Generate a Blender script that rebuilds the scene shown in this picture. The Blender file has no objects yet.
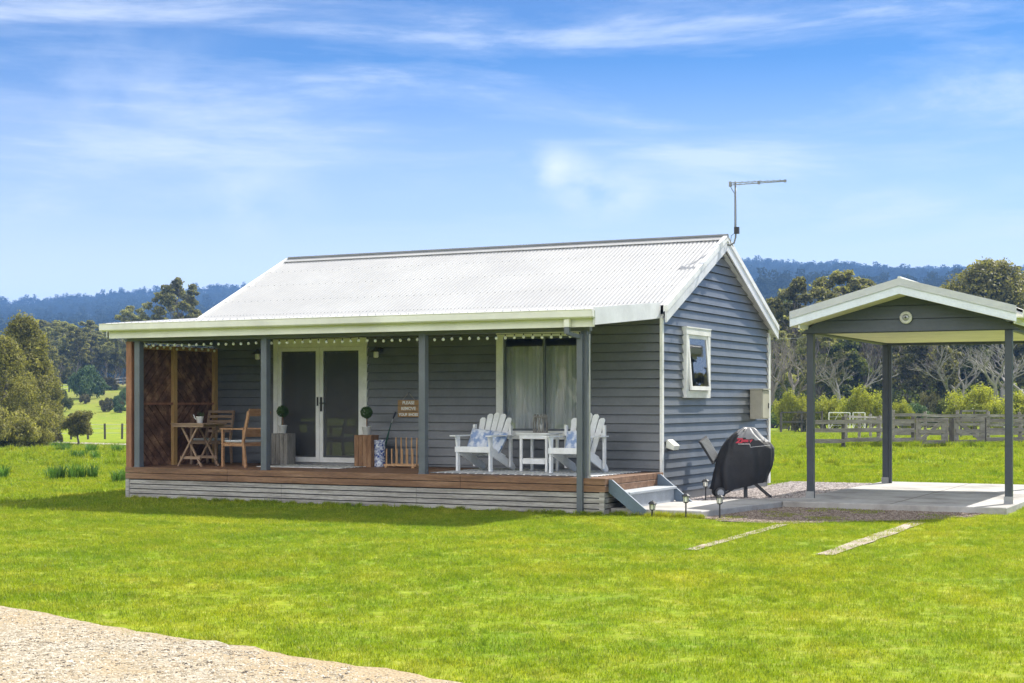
import bpy, bmesh, math, random
from math import sin, cos, pi, radians, tan, atan2, sqrt, exp
from mathutils import Vector, Matrix, noise as mn

random.seed(7)
SC = bpy.context.scene
COL = SC.collection

# ------------------------------------------------------------------ camera frame
CX, CY, CZ = 9.054, -23.154, 1.677
FPX, Y0, TH = 1518.85, 402.72, radians(26.951)
RV = (cos(TH), sin(TH)); FV = (-sin(TH), cos(TH))
def ds(x, y):
    dx, dy = x - CX, y - CY
    return dx * FV[0] + dy * FV[1], dx * RV[0] + dy * RV[1]
def at(u, d):
    s = (u - 512) / FPX * d
    return CX + RV[0] * s + FV[0] * d, CY + RV[1] * s + FV[1] * d
def hz(y, d): return CZ + (Y0 - y) / FPX * d
def onY(u, Y):
    rr = (u - 512) / FPX
    dx = cos(TH) * rr - sin(TH); dy = sin(TH) * rr + cos(TH)
    return CX + (Y - CY) / dy * dx
def sm(a, b, x):
    t = min(1, max(0, (x - a) / (b - a))); return t * t * (3 - 2 * t)

# ------------------------------------------------------------------ terrain
RIDGE = [(-900, 300), (-300, 296), (0, 301), (60, 299), (130, 293), (180, 291), (238, 288), (400, 276), (600, 262), (735, 254),
         (800, 256), (860, 260), (900, 264), (950, 263), (1000, 264), (1024, 262), (1400, 268), (2200, 300)]
def ridge_px(u):
    if u <= RIDGE[0][0]: return RIDGE[0][1]
    for (a, ya), (b, yb) in zip(RIDGE, RIDGE[1:]):
        if u <= b: return ya + (yb - ya) * (u - a) / (b - a)
    return RIDGE[-1][1]
DR = 1800.0
def ground_z(x, y):
    d, s = ds(x, y)
    z = 0.03 * mn.noise((x * .16, y * .16, 1.3)) + 0.015 * mn.noise((x * .6, y * .6, 5.3))
    near = 1 - sm(2, 6, max(abs(x + 2) - 8, abs(y - 2) - 6, 0))
    z *= 1 - near
    if d < 45: return z
    u = 512 + FPX * s / max(d, 1)
    left = 1 - sm(240, 520, u)
    z -= 1.0 * sm(50, 82, d) * left
    z -= 0.25 * sm(60, 90, d) * (1 - left)
    if d > 130:
        z += (5.9 * sm(140, 262, d) + 1.5 * sm(262, 360, d) + 5 * sm(330, 520, d)) * left + 3 * sm(200, 330, d) * (1 - left)
        top = hz(ridge_px(u) + 11, DR) - 6
        t = max(0, (d - 260 - 240 * left)) / (DR - 260 - 240 * left)
        prof = min(1, t) ** 1.35 if t < 1 else 1 - .35 * sm(1, 1.5, t)
        z += top * prof
        k = sm(300, 900, d) * (1 - sm(1250, 1700, d) * .93)
        z += k * (46 * mn.noise((x * .0045, y * .0045, 2.)) + 20 * mn.noise((x * .012, y * .012, 7.)))
        if k > 0 and t < 1: z = min(z, top * min(1, t * 1.02 + .01))
    return z

# ------------------------------------------------------------------ materials
def ramp(nt, stops):
    r = nt.nodes.new('ShaderNodeValToRGB'); e = r.color_ramp.elements
    e[0].position, e[0].color = stops[0][0], (*stops[0][1], 1)
    e[1].position, e[1].color = stops[-1][0], (*stops[-1][1], 1)
    for p, c in stops[1:-1]:
        n = e.new(p); n.color = (*c, 1)
    return r
def mix(nt, f, a, b, mode='MIX'):
    m = nt.nodes.new('ShaderNodeMix'); m.data_type = 'RGBA'; m.blend_type = mode
    for s, v in ((m.inputs[0], f), (m.inputs[6], a), (m.inputs[7], b)):
        if isinstance(v, (int, float)): s.default_value = v
        elif isinstance(v, tuple): s.default_value = (*v, 1)
        else: nt.links.new(v, s)
    return m.outputs[2]
def coords(nt, kind, scale):
    if kind == 'world':
        g = nt.nodes.new('ShaderNodeNewGeometry'); o = g.outputs['Position']
    else:
        g = nt.nodes.new('ShaderNodeTexCoord'); o = g.outputs['Object']
    m = nt.nodes.new('ShaderNodeMapping'); m.inputs['Scale'].default_value = scale
    nt.links.new(o, m.inputs[0]); return m.outputs[0]
def noisetex(nt, vec, scale, detail=4, rough=.6):
    n = nt.nodes.new('ShaderNodeTexNoise'); n.inputs['Scale'].default_value = scale
    n.inputs['Detail'].default_value = detail; n.inputs['Roughness'].default_value = rough
    nt.links.new(vec, n.inputs['Vector']); return n.outputs['Fac']
def newmat(name):
    m = bpy.data.materials.new(name); m.use_nodes = True
    return m, m.node_tree, m.node_tree.nodes['Principled BSDF']
def mat(name, stops, scale=4, stretch=(1, 1, 1), rough=.6, bump=0, bscale=None, kind='object', spec=.5, metal=0, detail=4, rnd=0, fine=0):
    """noise-driven colour: stops = [(pos,(r,g,b)),...] or a single colour"""
    m, nt, b = newmat(name)
    if isinstance(stops, tuple):
        c = stops; stops = [(.3, tuple(v * .86 for v in c)), (.7, tuple(min(1, v * 1.1) for v in c))]
    v = coords(nt, kind, stretch)
    f = noisetex(nt, v, scale, detail)
    r = ramp(nt, stops); nt.links.new(f, r.inputs[0]); col = r.outputs[0]
    if fine:
        f2 = noisetex(nt, v, scale * 9, 3); r2 = ramp(nt, [(.3, (1 - fine,) * 3), (.7, (1 + fine * .6,) * 3)])
        nt.links.new(f2, r2.inputs[0]); col = mix(nt, 1.0, col, r2.outputs[0], 'MULTIPLY')
    if rnd:
        oi = nt.nodes.new('ShaderNodeObjectInfo'); r3 = ramp(nt, [(0, (1 - rnd,) * 3), (1, (1 + rnd,) * 3)])
        nt.links.new(oi.outputs['Random'], r3.inputs[0]); col = mix(nt, 1.0, col, r3.outputs[0], 'MULTIPLY')
    nt.links.new(col, b.inputs['Base Color'])
    b.inputs['Roughness'].default_value = rough; b.inputs['Specular IOR Level'].default_value = spec
    b.inputs['Metallic'].default_value = metal
    if bump:
        bp = nt.nodes.new('ShaderNodeBump'); bp.inputs['Strength'].default_value = bump
        bp.inputs['Distance'].default_value = .02
        fb = noisetex(nt, v, bscale or scale * 4, 5); nt.links.new(fb, bp.inputs['Height'])
        nt.links.new(bp.outputs[0], b.inputs['Normal'])
    return m
def leafmat(name, dark, mid, light, trans=.3, scale=.5, rnd=.15, rough=.55):
    m, nt, b = newmat(name)
    v = coords(nt, 'world', (1, 1, 1))
    f = noisetex(nt, v, scale, 3); f2 = noisetex(nt, v, scale * 14, 2)
    ad = nt.nodes.new('ShaderNodeMath'); ad.operation = 'ADD'; nt.links.new(f, ad.inputs[0]); nt.links.new(f2, ad.inputs[1])
    r = ramp(nt, [(.38, dark), (.52, mid), (.68, light)])
    ml = nt.nodes.new('ShaderNodeMath'); ml.operation = 'MULTIPLY'; ml.inputs[1].default_value = .5
    nt.links.new(ad.outputs[0], ml.inputs[0]); nt.links.new(ml.outputs[0], r.inputs[0]); col = r.outputs[0]
    if rnd:
        oi = nt.nodes.new('ShaderNodeObjectInfo'); r3 = ramp(nt, [(0, (1 - rnd,) * 3), (1, (1 + rnd, 1 + rnd, 1))])
        nt.links.new(oi.outputs['Random'], r3.inputs[0]); col = mix(nt, 1.0, col, r3.outputs[0], 'MULTIPLY')
    nt.links.new(col, b.inputs['Base Color']); b.inputs['Roughness'].default_value = rough
    b.inputs['Specular IOR Level'].default_value = .2
    t = nt.nodes.new('ShaderNodeBsdfTranslucent'); tc = mix(nt, 1.0, col, (1.25, 1.3, .6), 'MULTIPLY'); nt.links.new(tc, t.inputs[0])
    ms = nt.nodes.new('ShaderNodeMixShader'); ms.inputs[0].default_value = trans
    nt.links.new(b.outputs[0], ms.inputs[1]); nt.links.new(t.outputs[0], ms.inputs[2])
    nt.links.new(ms.outputs[0], nt.nodes['Material Output'].inputs[0])
    return m
M = {}
M['clad'] = mat('cladding_paint', (.131, .141, .157), 2.2, rough=.38, fine=.08, bump=.04, spec=.6)
M['slate'] = mat('slate_paint', (.112, .126, .144), 3, rough=.45, fine=.06)
M['stringer'] = mat('stair_paint', (.11, .15, .20), 3, rough=.5, fine=.08)
M['tread'] = mat('tread_paint', (.36, .39, .42), 5, rough=.7, fine=.15)
M['roof'] = mat('roof_steel', [(.35, (.405, .405, .40)), (.65, (.455, .455, .445))], .9, rough=.42, fine=.03)
M['ridge'] = mat('ridge_steel', (.17, .18, .19), 2, rough=.5)
M['cream'] = mat('cream_steel', (.70, .70, .63), 1.2, rough=.4, fine=.03)
M['barge'] = mat('barge_paint', (.66, .67, .69), 1.6, rough=.5, fine=.05)
M['white'] = mat('white_paint', (.76, .76, .74), 3, rough=.45, fine=.05)
M['white2'] = mat('white_plastic_wood', (.78, .79, .80), 4, rough=.5, fine=.06)
M['capgrey'] = mat('shale_steel', (.47, .49, .50), 2, rough=.5, fine=.04)
M['char'] = mat('charcoal_paint', (.05, .06, .075), 3, rough=.45, fine=.06)
M['cladc'] = mat('carport_board_paint', (.075, .088, .110), 2.2, rough=.5, fine=.08)
M['coolwhite'] = mat('cool_white_paint', (.66, .71, .78), 3, rough=.45, fine=.05)
M['soffit'] = mat('lining_board', (.74, .70, .48), 2, rough=.6, fine=.03)
M['deckwood'] = mat('merbau_deck', [(.25, (.09, .045, .024)), (.5, (.17, .09, .048)), (.75, (.28, .17, .10))], 2.2, (.5, 7, 9), rough=.55, fine=.3, bump=.15)
M['fasciawood'] = mat('oiled_fascia', [(.25, (.10, .05, .026)), (.5, (.20, .105, .056)), (.8, (.33, .20, .12))], 1.6, (.7, 6, 8), rough=.55, fine=.3, bump=.2)
M['greywood'] = mat('weathered_slats', [(.25, (.18, .165, .15)), (.5, (.34, .32, .30)), (.75, (.50, .48, .45))], 1.5, (.8, 6, 12), rough=.8, fine=.35, bump=.25)
M['screenwood'] = mat('screen_battens', [(.32, (.06, .028, .018)), (.5, (.13, .062, .038)), (.68, (.32, .18, .10))], 3.5, (1, 1, 1), rough=.7, fine=.3, bump=.2)
M['honey'] = mat('pine_stud', [(.3, (.34, .20, .075)), (.7, (.50, .32, .13))], 3, (4, 4, .6), rough=.6, fine=.2)
M['redpost'] = mat('oiled_post', [(.3, (.20, .085, .045)), (.7, (.34, .16, .09))], 3, (4, 4, .6), rough=.6, fine=.25)
M['acacia'] = mat('acacia_wood', [(.3, (.24, .12, .055)), (.7, (.42, .235, .12))], 6, (1, 4, 4), rough=.5, fine=.2)
M['acacia2'] = mat('grey_acacia', [(.3, (.23, .15, .10)), (.7, (.36, .25, .17))], 6, (1, 4, 4), rough=.6, fine=.2)
M['cushion'] = mat('grey_cushion', (.42, .44, .46), 12, rough=.95, fine=.12, bump=.1)
M['cratebrown'] = mat('brown_crate', [(.25, (.13, .065, .03)), (.5, (.24, .125, .06)), (.8, (.40, .25, .14))], 3.5, (5, 5, .8), rough=.75, fine=.35, bump=.2)
M['crategrey'] = mat('grey_crate', [(.25, (.13, .12, .105)), (.75, (.33, .31, .28))], 3.5, (5, 5, .8), rough=.85, fine=.35, bump=.2)
M['pine'] = mat('rack_pine', (.50, .30, .15), 7, (3, 3, .8), rough=.5, fine=.12)
M['topiary'] = leafmat('topiary_leaf', (.03, .06, .015), (.06, .12, .03), (.10, .17, .05), .15, 6)
M['black'] = mat('black_metal', (.02, .02, .022), 6, rough=.45)
M['charcoal'] = mat('charcoal_plastic', (.05, .05, .052), 8, rough=.6)
M['galv'] = mat('galvanised', (.38, .39, .40), 8, rough=.4, metal=.7)
M['alu'] = mat('antenna_aluminium', (.20, .21, .21), 8, rough=.4, metal=.5)
M['beige'] = mat('meter_box', (.44, .42, .34), 3, rough=.6, fine=.05)
M['concrete'] = mat('concrete', [(.32, (.24, .225, .205)), (.46, (.35, .335, .31)), (.65, (.44, .43, .41))], 1.1, rough=.85, kind='world', fine=.12, bump=.12, bscale=30)
M['strip'] = mat('strip_concrete', [(.3, (.24, .18, .12)), (.7, (.46, .41, .33))], 3, rough=.9, kind='world', fine=.3, bump=.3)
M['fencewood'] = mat('fence_timber', [(.25, (.12, .105, .09)), (.55, (.24, .22, .19)), (.8, (.36, .335, .30))], 1.2, (1, 1, 5), rough=.9, fine=.3, bump=.3)
M['fencedark'] = mat('dark_post', [(.3, (.05, .045, .038)), (.7, (.11, .10, .085))], 3, (3, 3, 1), rough=.9, fine=.3)
M['bark'] = mat('gum_bark', [(.3, (.10, .085, .07)), (.55, (.20, .175, .15)), (.8, (.36, .33, .29))], .8, (3, 3, .6), rough=.9, kind='world', fine=.3, bump=.4, bscale=6)
M['deadbark'] = mat('bleached_bark', [(.3, (.14, .13, .115)), (.7, (.32, .30, .27))], .8, (2, 2, .7), rough=.85, kind='world', fine=.2)
M['gum'] = leafmat('gum_leaf', (.09, .09, .045), (.21, .20, .10), (.40, .375, .20), .58, .45)
M['gumgrey'] = leafmat('gum_leaf_grey', (.13, .13, .07), (.30, .295, .16), (.50, .48, .30), .58, .45)
M['gumolive'] = leafmat('olive_leaf', (.085, .085, .035), (.23, .215, .08), (.46, .42, .19), .5, .6, .1)
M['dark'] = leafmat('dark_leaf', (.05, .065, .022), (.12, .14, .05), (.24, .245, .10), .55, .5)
M['gorse'] = leafmat('gorse_leaf', (.17, .20, .03), (.35, .36, .05), (.52, .51, .12), .45, .8, .1)
M['bluegreen'] = leafmat('bluegreen_leaf', (.05, .09, .045), (.10, .16, .07), (.18, .25, .12), .25, .5)
M['scrub'] = leafmat('scrub_leaf', (.06, .06, .03), (.13, .12, .06), (.21, .19, .10), .25, .8)
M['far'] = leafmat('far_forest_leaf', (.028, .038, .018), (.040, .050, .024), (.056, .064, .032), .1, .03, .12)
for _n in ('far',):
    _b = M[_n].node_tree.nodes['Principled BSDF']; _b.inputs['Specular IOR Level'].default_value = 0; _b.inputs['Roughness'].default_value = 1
M['strappy'] = leafmat('strap_leaf', (.05, .11, .03), (.10, .20, .05), (.19, .32, .10), .35, 4)
M['potwhite'] = mat('white_pot', (.62, .62, .60), 9, rough=.7, fine=.12)
M['cover'] = mat('cover_fabric', (.022, .022, .025), 5, rough=.62, fine=.2, bump=.5, bscale=9, spec=.5)
M['coverpale'] = mat('cover_pale_top', (.26, .26, .27), 6, rough=.4, fine=.1)
M['red'] = mat('red_print', (.55, .03, .06), 20, rough=.5)
M['print'] = mat('white_print', (.75, .75, .75), 20, rough=.5)
M['signwood'] = mat('sign_boards', [(.3, (.28, .16, .07)), (.7, (.42, .26, .12))], 6, (1, 3, 6), rough=.7, fine=.2)
M['rope'] = mat('jute', (.40, .34, .25), 20, rough=.9)
M['galvpot'] = mat('milk_glass', (.80, .79, .72), 10, rough=.3)
M['navy'] = mat('navy_handle', (.015, .02, .04), 10, rough=.4)
M['green_cloth'] = mat('green_canopy', (.015, .06, .045), 10, rough=.7)
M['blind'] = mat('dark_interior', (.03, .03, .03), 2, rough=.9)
M['interior'] = mat('room_lining', (.30, .29, .27), 1.5, rough=.9)
M['floorin'] = mat('room_floor', (.16, .11, .07), 1.5, rough=.6)
M['soil'] = mat('bed_soil', (.10, .075, .05), 5, rough=.95, fine=.3, kind='world')

def m_glass():
    m, nt, b = newmat('window_glass')
    nt.nodes.remove(b)
    gl = nt.nodes.new('ShaderNodeBsdfGlossy'); gl.inputs['Roughness'].default_value = .004
    gl.inputs['Color'].default_value = (.92, .95, .97, 1)
    tr = nt.nodes.new('ShaderNodeBsdfTransparent'); tr.inputs[0].default_value = (.94, .96, .96, 1)
    fr = nt.nodes.new('ShaderNodeFresnel'); fr.inputs[0].default_value = 1.6
    ad = nt.nodes.new('ShaderNodeMath'); ad.operation = 'ADD'; ad.inputs[1].default_value = .10; nt.links.new(fr.outputs[0], ad.inputs[0])
    # a very slight waviness of the pane bends its reflections
    bp = nt.nodes.new('ShaderNodeBump'); bp.inputs['Strength'].default_value = .006; bp.inputs['Distance'].default_value = .03
    v = coords(nt, 'object', (1, 1, 1)); nt.links.new(noisetex(nt, v, 2.5, 1), bp.inputs['Height']); nt.links.new(bp.outputs[0], gl.inputs['Normal'])
    ms = nt.nodes.new('ShaderNodeMixShader'); nt.links.new(ad.outputs[0], ms.inputs[0])
    nt.links.new(tr.outputs[0], ms.inputs[1]); nt.links.new(gl.outputs[0], ms.inputs[2])
    nt.links.new(ms.outputs[0], nt.nodes['Material Output'].inputs[0]); return m
M['glass'] = m_glass()
def m_mesh():
    m, nt, b = newmat('security_mesh')
    b.inputs['Base Color'].default_value = (.10, .10, .102, 1); b.inputs['Roughness'].default_value = .5
    tr = nt.nodes.new('ShaderNodeBsdfTransparent')
    ms = nt.nodes.new('ShaderNodeMixShader'); ms.inputs[0].default_value = .48
    nt.links.new(b.outputs[0], ms.inputs[1]); nt.links.new(tr.outputs[0], ms.inputs[2])
    nt.links.new(ms.outputs[0], nt.nodes['Material Output'].inputs[0]); return m
M['mesh'] = m_mesh()
def m_sheer():
    m, nt, b = newmat('sheer_curtain')
    b.inputs['Base Color'].default_value = (.86, .88, .88, 1); b.inputs['Roughness'].default_value = .9
    tl = nt.nodes.new('ShaderNodeBsdfTranslucent'); tl.inputs[0].default_value = (.7, .72, .72, 1)
    a = nt.nodes.new('ShaderNodeMixShader'); a.inputs[0].default_value = .12
    nt.links.new(b.outputs[0], a.inputs[1]); nt.links.new(tl.outputs[0], a.inputs[2])
    tr = nt.nodes.new('ShaderNodeBsdfTransparent')
    ms = nt.nodes.new('ShaderNodeMixShader'); ms.inputs[0].default_value = .04
    nt.links.new(a.outputs[0], ms.inputs[1]); nt.links.new(tr.outputs[0], ms.inputs[2])
    nt.links.new(ms.outputs[0], nt.nodes['Material Output'].inputs[0]); return m
M['sheer'] = m_sheer()
def m_rug():
    m, nt, b = newmat('patterned_rug')
    v = coords(nt, 'object', (1, 1, 1))
    w = nt.nodes.new('ShaderNodeTexVoronoi'); w.feature = 'DISTANCE_TO_EDGE'; w.inputs['Scale'].default_value = 7; w.inputs['Randomness'].default_value = .25
    nt.links.new(v, w.inputs['Vector'])
    r = ramp(nt, [(.10, (.80, .80, .78)), (.14, (.22, .24, .26))]); nt.links.new(w.outputs['Distance'], r.inputs[0])
    nt.links.new(r.outputs[0], b.inputs['Base Color']); b.inputs['Roughness'].default_value = .95; return m
M['rug'] = m_rug()
def m_china():
    m, nt, b = newmat('blue_white_china')
    v = coords(nt, 'object', (1, 1, 1))
    w = nt.nodes.new('ShaderNodeTexVoronoi'); w.inputs['Scale'].default_value = 22; nt.links.new(v, w.inputs['Vector'])
    r = ramp(nt, [(.40, (.02, .045, .24)), (.50, (.66, .70, .76))]); nt.links.new(w.outputs['Distance'], r.inputs[0])
    n = noisetex(nt, v, 26, 2)
    r2 = ramp(nt, [(.46, (.03, .07, .30)), (.54, (.70, .74, .80))]); nt.links.new(n, r2.inputs[0])
    nt.links.new(mix(nt, .5, r.outputs[0], r2.outputs[0]), b.inputs['Base Color']); b.inputs['Roughness'].default_value = .15; return m
M['china'] = m_china()
def m_pillow():
    m, nt, b = newmat('blue_tie_dye_linen')
    v = coords(nt, 'object', (1, 1, 1)); f = noisetex(nt, v, 9, 2)
    r = ramp(nt, [(.42, (.24, .33, .55)), (.58, (.66, .70, .78))]); nt.links.new(f, r.inputs[0])
    nt.links.new(r.outputs[0], b.inputs['Base Color']); b.inputs['Roughness'].default_value = .95; return m
M['pillow'] = m_pillow()
def m_bulb():
    m, nt, b = newmat('frosted_bulb')
    b.inputs['Base Color'].default_value = (.85, .85, .80, 1); b.inputs['Roughness'].default_value = .25
    b.inputs['Subsurface Weight'].default_value = .3; b.inputs['Subsurface Radius'].default_value = (.02, .02, .02); return m
M['bulb'] = m_bulb()

def grasscol(nt, v):
    """lawn colour by position: lush, yellow-green and worn patches"""
    a = noisetex(nt, v, .28, 3); b2 = noisetex(nt, v, 1.1, 4); c = noisetex(nt, v, 9, 3)
    r1 = ramp(nt, [(.25, (.15, .235, .013)), (.5, (.215, .28, .015)), (.75, (.30, .325, .032))]); nt.links.new(b2, r1.inputs[0])
    r0 = ramp(nt, [(.35, (.84, .94, .9)), (.65, (1.06, 1.03, 1.0))]); nt.links.new(a, r0.inputs[0])
    col = mix(nt, 1.0, r1.outputs[0], r0.outputs[0], 'MULTIPLY')
    d = noisetex(nt, v, 7, 5); rd = ramp(nt, [(.50, (0, 0, 0)), (.72, (.36, .36, .36))]); nt.links.new(d, rd.inputs[0])
    col = mix(nt, rd.outputs[0], col, (.44, .38, .14))
    r2 = ramp(nt, [(.3, (.7, .72, .7)), (.7, (1.25, 1.2, 1.2))]); nt.links.new(c, r2.inputs[0])
    return mix(nt, 1.0, col, r2.outputs[0], 'MULTIPLY')
def m_grass():
    m, nt, b = newmat('lawn_blade')
    v = coords(nt, 'world', (1, 1, 1)); col = grasscol(nt, v)
    nf = noisetex(nt, v, 60, 1); r = ramp(nt, [(.3, (.6, .68, .5)), (.5, (1, 1, 1)), (.7, (1.5, 1.3, 1.6))]); nt.links.new(nf, r.inputs[0])
    col = mix(nt, 1.0, col, r.outputs[0], 'MULTIPLY')
    nt.links.new(col, b.inputs['Base Color']); b.inputs['Roughness'].default_value = .5; b.inputs['Specular IOR Level'].default_value = .3
    t = nt.nodes.new('ShaderNodeBsdfTranslucent'); nt.links.new(mix(nt, 1.0, col, (1.5, 1.5, .8), 'MULTIPLY'), t.inputs[0])
    ms = nt.nodes.new('ShaderNodeMixShader'); ms.inputs[0].default_value = .45
    nt.links.new(b.outputs[0], ms.inputs[1]); nt.links.new(t.outputs[0], ms.inputs[2])
    nt.links.new(ms.outputs[0], nt.nodes['Material Output'].inputs[0]); return m
M['grass'] = m_grass()
def m_ground():
    m, nt, b = newmat('pasture_ground')
    v = coords(nt, 'world', (1, 1, 1)); col = grasscol(nt, v)
    pc = noisetex(nt, v, .035, 4); rp = ramp(nt, [(.38, (0, 0, 0)), (.58, (.8, .8, .8))]); nt.links.new(pc, rp.inputs[0])
    sep = nt.nodes.new('ShaderNodeVectorMath'); sep.operation = 'DISTANCE'; nt.links.new(v, sep.inputs[0]); sep.inputs[1].default_value = (CX, CY, CZ)
    mr = nt.nodes.new('ShaderNodeMapRange'); mr.inputs[1].default_value = 150; mr.inputs[2].default_value = 240; nt.links.new(sep.outputs['Value'], mr.inputs[0])
    mu = nt.nodes.new('ShaderNodeMath'); mu.operation = 'MULTIPLY'; nt.links.new(rp.outputs[0], mu.inputs[0]); nt.links.new(mr.outputs[0], mu.inputs[1])
    col = mix(nt, mu.outputs[0], col, (.19, .16, .07))
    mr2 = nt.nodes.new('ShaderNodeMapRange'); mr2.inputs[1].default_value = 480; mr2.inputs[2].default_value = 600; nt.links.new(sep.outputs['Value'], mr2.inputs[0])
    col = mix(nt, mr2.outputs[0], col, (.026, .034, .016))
    nt.links.new(col, b.inputs['Base Color']); b.inputs['Roughness'].default_value = .95; b.inputs['Specular IOR Level'].default_value = .1
    bp = nt.nodes.new('ShaderNodeBump'); bp.inputs['Strength'].default_value = .6; bp.inputs['Distance'].default_value = .08
    nt.links.new(noisetex(nt, v, 5, 6, .75), bp.inputs['Height']); nt.links.new(bp.outputs[0], b.inputs['Normal']); return m
M['ground'] = m_ground()
def m_gravel(name, cs, sc=26, base=(.3, .25, .18), pebble=False, bigs=None):
    m, nt, b = newmat(name)
    v = coords(nt, 'world', (1, 1, 1))
    w = nt.nodes.new('ShaderNodeTexVoronoi'); w.inputs['Scale'].default_value = sc; nt.links.new(v, w.inputs['Vector'])
    r = ramp(nt, cs); sx = nt.nodes.new('ShaderNodeSeparateColor'); nt.links.new(w.outputs['Color'], sx.inputs[0]); nt.links.new(sx.outputs[0], r.inputs[0])
    col = r.outputs[0]
    if bigs:
        f = noisetex(nt, v, .7, 4); rb = ramp(nt, [(.42, (0, 0, 0)), (.6, (.85, .85, .85))]); nt.links.new(f, rb.inputs[0])
        col = mix(nt, rb.outputs[0], col, bigs)
    nt.links.new(col, b.inputs['Base Color']); b.inputs['Roughness'].default_value = .9; b.inputs['Specular IOR Level'].default_value = .2
    if not pebble:
        bp = nt.nodes.new('ShaderNodeBump'); bp.inputs['Strength'].default_value = 1; bp.inputs['Distance'].default_value = .015; bp.invert = True
        nt.links.new(w.outputs['Distance'], bp.inputs['Height']); nt.links.new(bp.outputs[0], b.inputs['Normal'])
    return m
M['drive'] = m_gravel('driveway_gravel', [(.1, (.23, .19, .13)), (.45, (.37, .315, .23)), (.9, (.48, .435, .35))], 40, bigs=(.39, .30, .18))
M['pebble'] = m_gravel('driveway_pebble', [(.05, (.10, .085, .07)), (.3, (.36, .31, .225)), (.9, (.60, .555, .46))], 30, pebble=True)
M['blue'] = m_gravel('grey_pink_gravel', [(.1, (.17, .14, .13)), (.5, (.34, .30, .28)), (.9, (.48, .42, .40))], 30)
M['bluepebble'] = m_gravel('grey_pink_pebble', [(.1, (.16, .14, .135)), (.5, (.40, .35, .33)), (.9, (.64, .58, .56))], 24, pebble=True)
M['brown'] = m_gravel('brown_gravel', [(.1, (.11, .08, .06)), (.5, (.22, .17, .13)), (.9, (.36, .30, .25))], 34)
M['track'] = m_gravel('track_gravel', [(.1, (.34, .30, .25)), (.9, (.52, .48, .42))], 4)

# ------------------------------------------------------------------ mesh helpers
class MB:
    def __init__(s): s.v = []; s.f = []
    def quad(s, a, b, c, d): n = len(s.v); s.v += [a, b, c, d]; s.f.append((n, n + 1, n + 2, n + 3)); return s
    def poly(s, pts): n = len(s.v); s.v += pts; s.f.append(tuple(range(n, n + len(pts)))); return s
    def hexa(s, p):      # p: 8 corners, bottom ring then top ring, counter-clockwise from above
        n = len(s.v); s.v += [tuple(q) for q in p]
        s.f += [(n + 3, n + 2, n + 1, n), (n + 4, n + 5, n + 6, n + 7)] + [(n + i, n + (i + 1) % 4, n + 4 + (i + 1) % 4, n + 4 + i) for i in range(4)]; return s
    def box(s, x0, x1, y0, y1, z0, z1):
        return s.hexa([(x0, y0, z0), (x1, y0, z0), (x1, y1, z0), (x0, y1, z0), (x0, y0, z1), (x1, y0, z1), (x1, y1, z1), (x0, y1, z1)])
    def bar(s, a, b, w, h, up=(0, 0, 1)):   # rectangular bar from a to b
        a = Vector(a); b = Vector(b); t = (b - a).normalized(); up = Vector(up)
        if abs(t.dot(up)) > .98: up = Vector((0, 1, 0))
        r = t.cross(up).normalized(); q = r.cross(t).normalized(); r *= w / 2; q *= h / 2
        return s.hexa([a - r - q, a + r - q, b + r - q, b - r - q, a - r + q, a + r + q, b + r + q, b - r + q])
    def tube(s, path, rad, n=8, cap=True):
        path = [Vector(p) for p in path]
        if not isinstance(rad, (list, tuple)): rad = [rad] * len(path)
        rings = []; prev = None
        for i, p in enumerate(path):
            t = (path[min(i + 1, len(path) - 1)] - path[max(i - 1, 0)]).normalized()
            ref = prev if prev is not None else (Vector((1, 0, 0)) if abs(t.x) < .9 else Vector((0, 1, 0)))
            r = (ref - t * ref.dot(t)).normalized(); prev = r; q = t.cross(r)
            base = len(s.v)
            for k in range(n):
                a = 2 * pi * k / n; s.v.append(tuple(p + (r * cos(a) + q * sin(a)) * rad[i]))
            rings.append(base)
        for a, b in zip(rings, rings[1:]):
            for k in range(n): s.f.append((a + k, a + (k + 1) % n, b + (k + 1) % n, b + k))
        if cap:
            s.f.append(tuple(rings[0] + k for k in reversed(range(n)))); s.f.append(tuple(rings[-1] + k for k in range(n)))
        return s
    def lathe(s, prof, n=20, c=(0, 0, 0), cap=True):
        rings = []
        for r, z in prof:
            rings.append(len(s.v))
            for k in range(n):
                a = 2 * pi * k / n; s.v.append((c[0] + r * cos(a), c[1] + r * sin(a), c[2] + z))
        for a, b in zip(rings, rings[1:]):
            for k in range(n): s.f.append((a + k, a + (k + 1) % n, b + (k + 1) % n, b + k))
        if cap:
            s.f.append(tuple(rings[0] + k for k in reversed(range(n)))); s.f.append(tuple(rings[-1] + k for k in range(n)))
        return s
    def prism(s, pts, axis, a0, a1):   # outline (2-D) pushed along an axis
        def P(p, a): return {'x': (a, p[0], p[1]), 'y': (p[0], a, p[1]), 'z': (p[0], p[1], a)}[axis]
        n = len(s.v); k = len(pts); s.v += [P(p, a0) for p in pts] + [P(p, a1) for p in pts]
        s.f.append(tuple(n + i for i in reversed(range(k)))); s.f.append(tuple(n + k + i for i in range(k)))
        for i in range(k): s.f.append((n + i, n + (i + 1) % k, n + k + (i + 1) % k, n + k + i))
        return s
    def build(s, name, m, parent=None, smooth=False, fix=True, bevel=0):
        me = bpy.data.meshes.new(name); me.from_pydata([tuple(v) for v in s.v], [], s.f)
        me.materials.append(m)
        if fix:
            b = bmesh.new(); b.from_mesh(me); bmesh.ops.recalc_face_normals(b, faces=b.faces)
            if bevel:
                bmesh.ops.bevel(b, geom=list(b.edges), offset=bevel, segments=1, affect='EDGES')
            b.to_mesh(me); b.free()
        if smooth:
            for p in me.polygons: p.use_smooth = True
        o = bpy.data.objects.new(name, me); COL.objects.link(o)
        if parent: o.parent = parent
        return o
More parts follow.
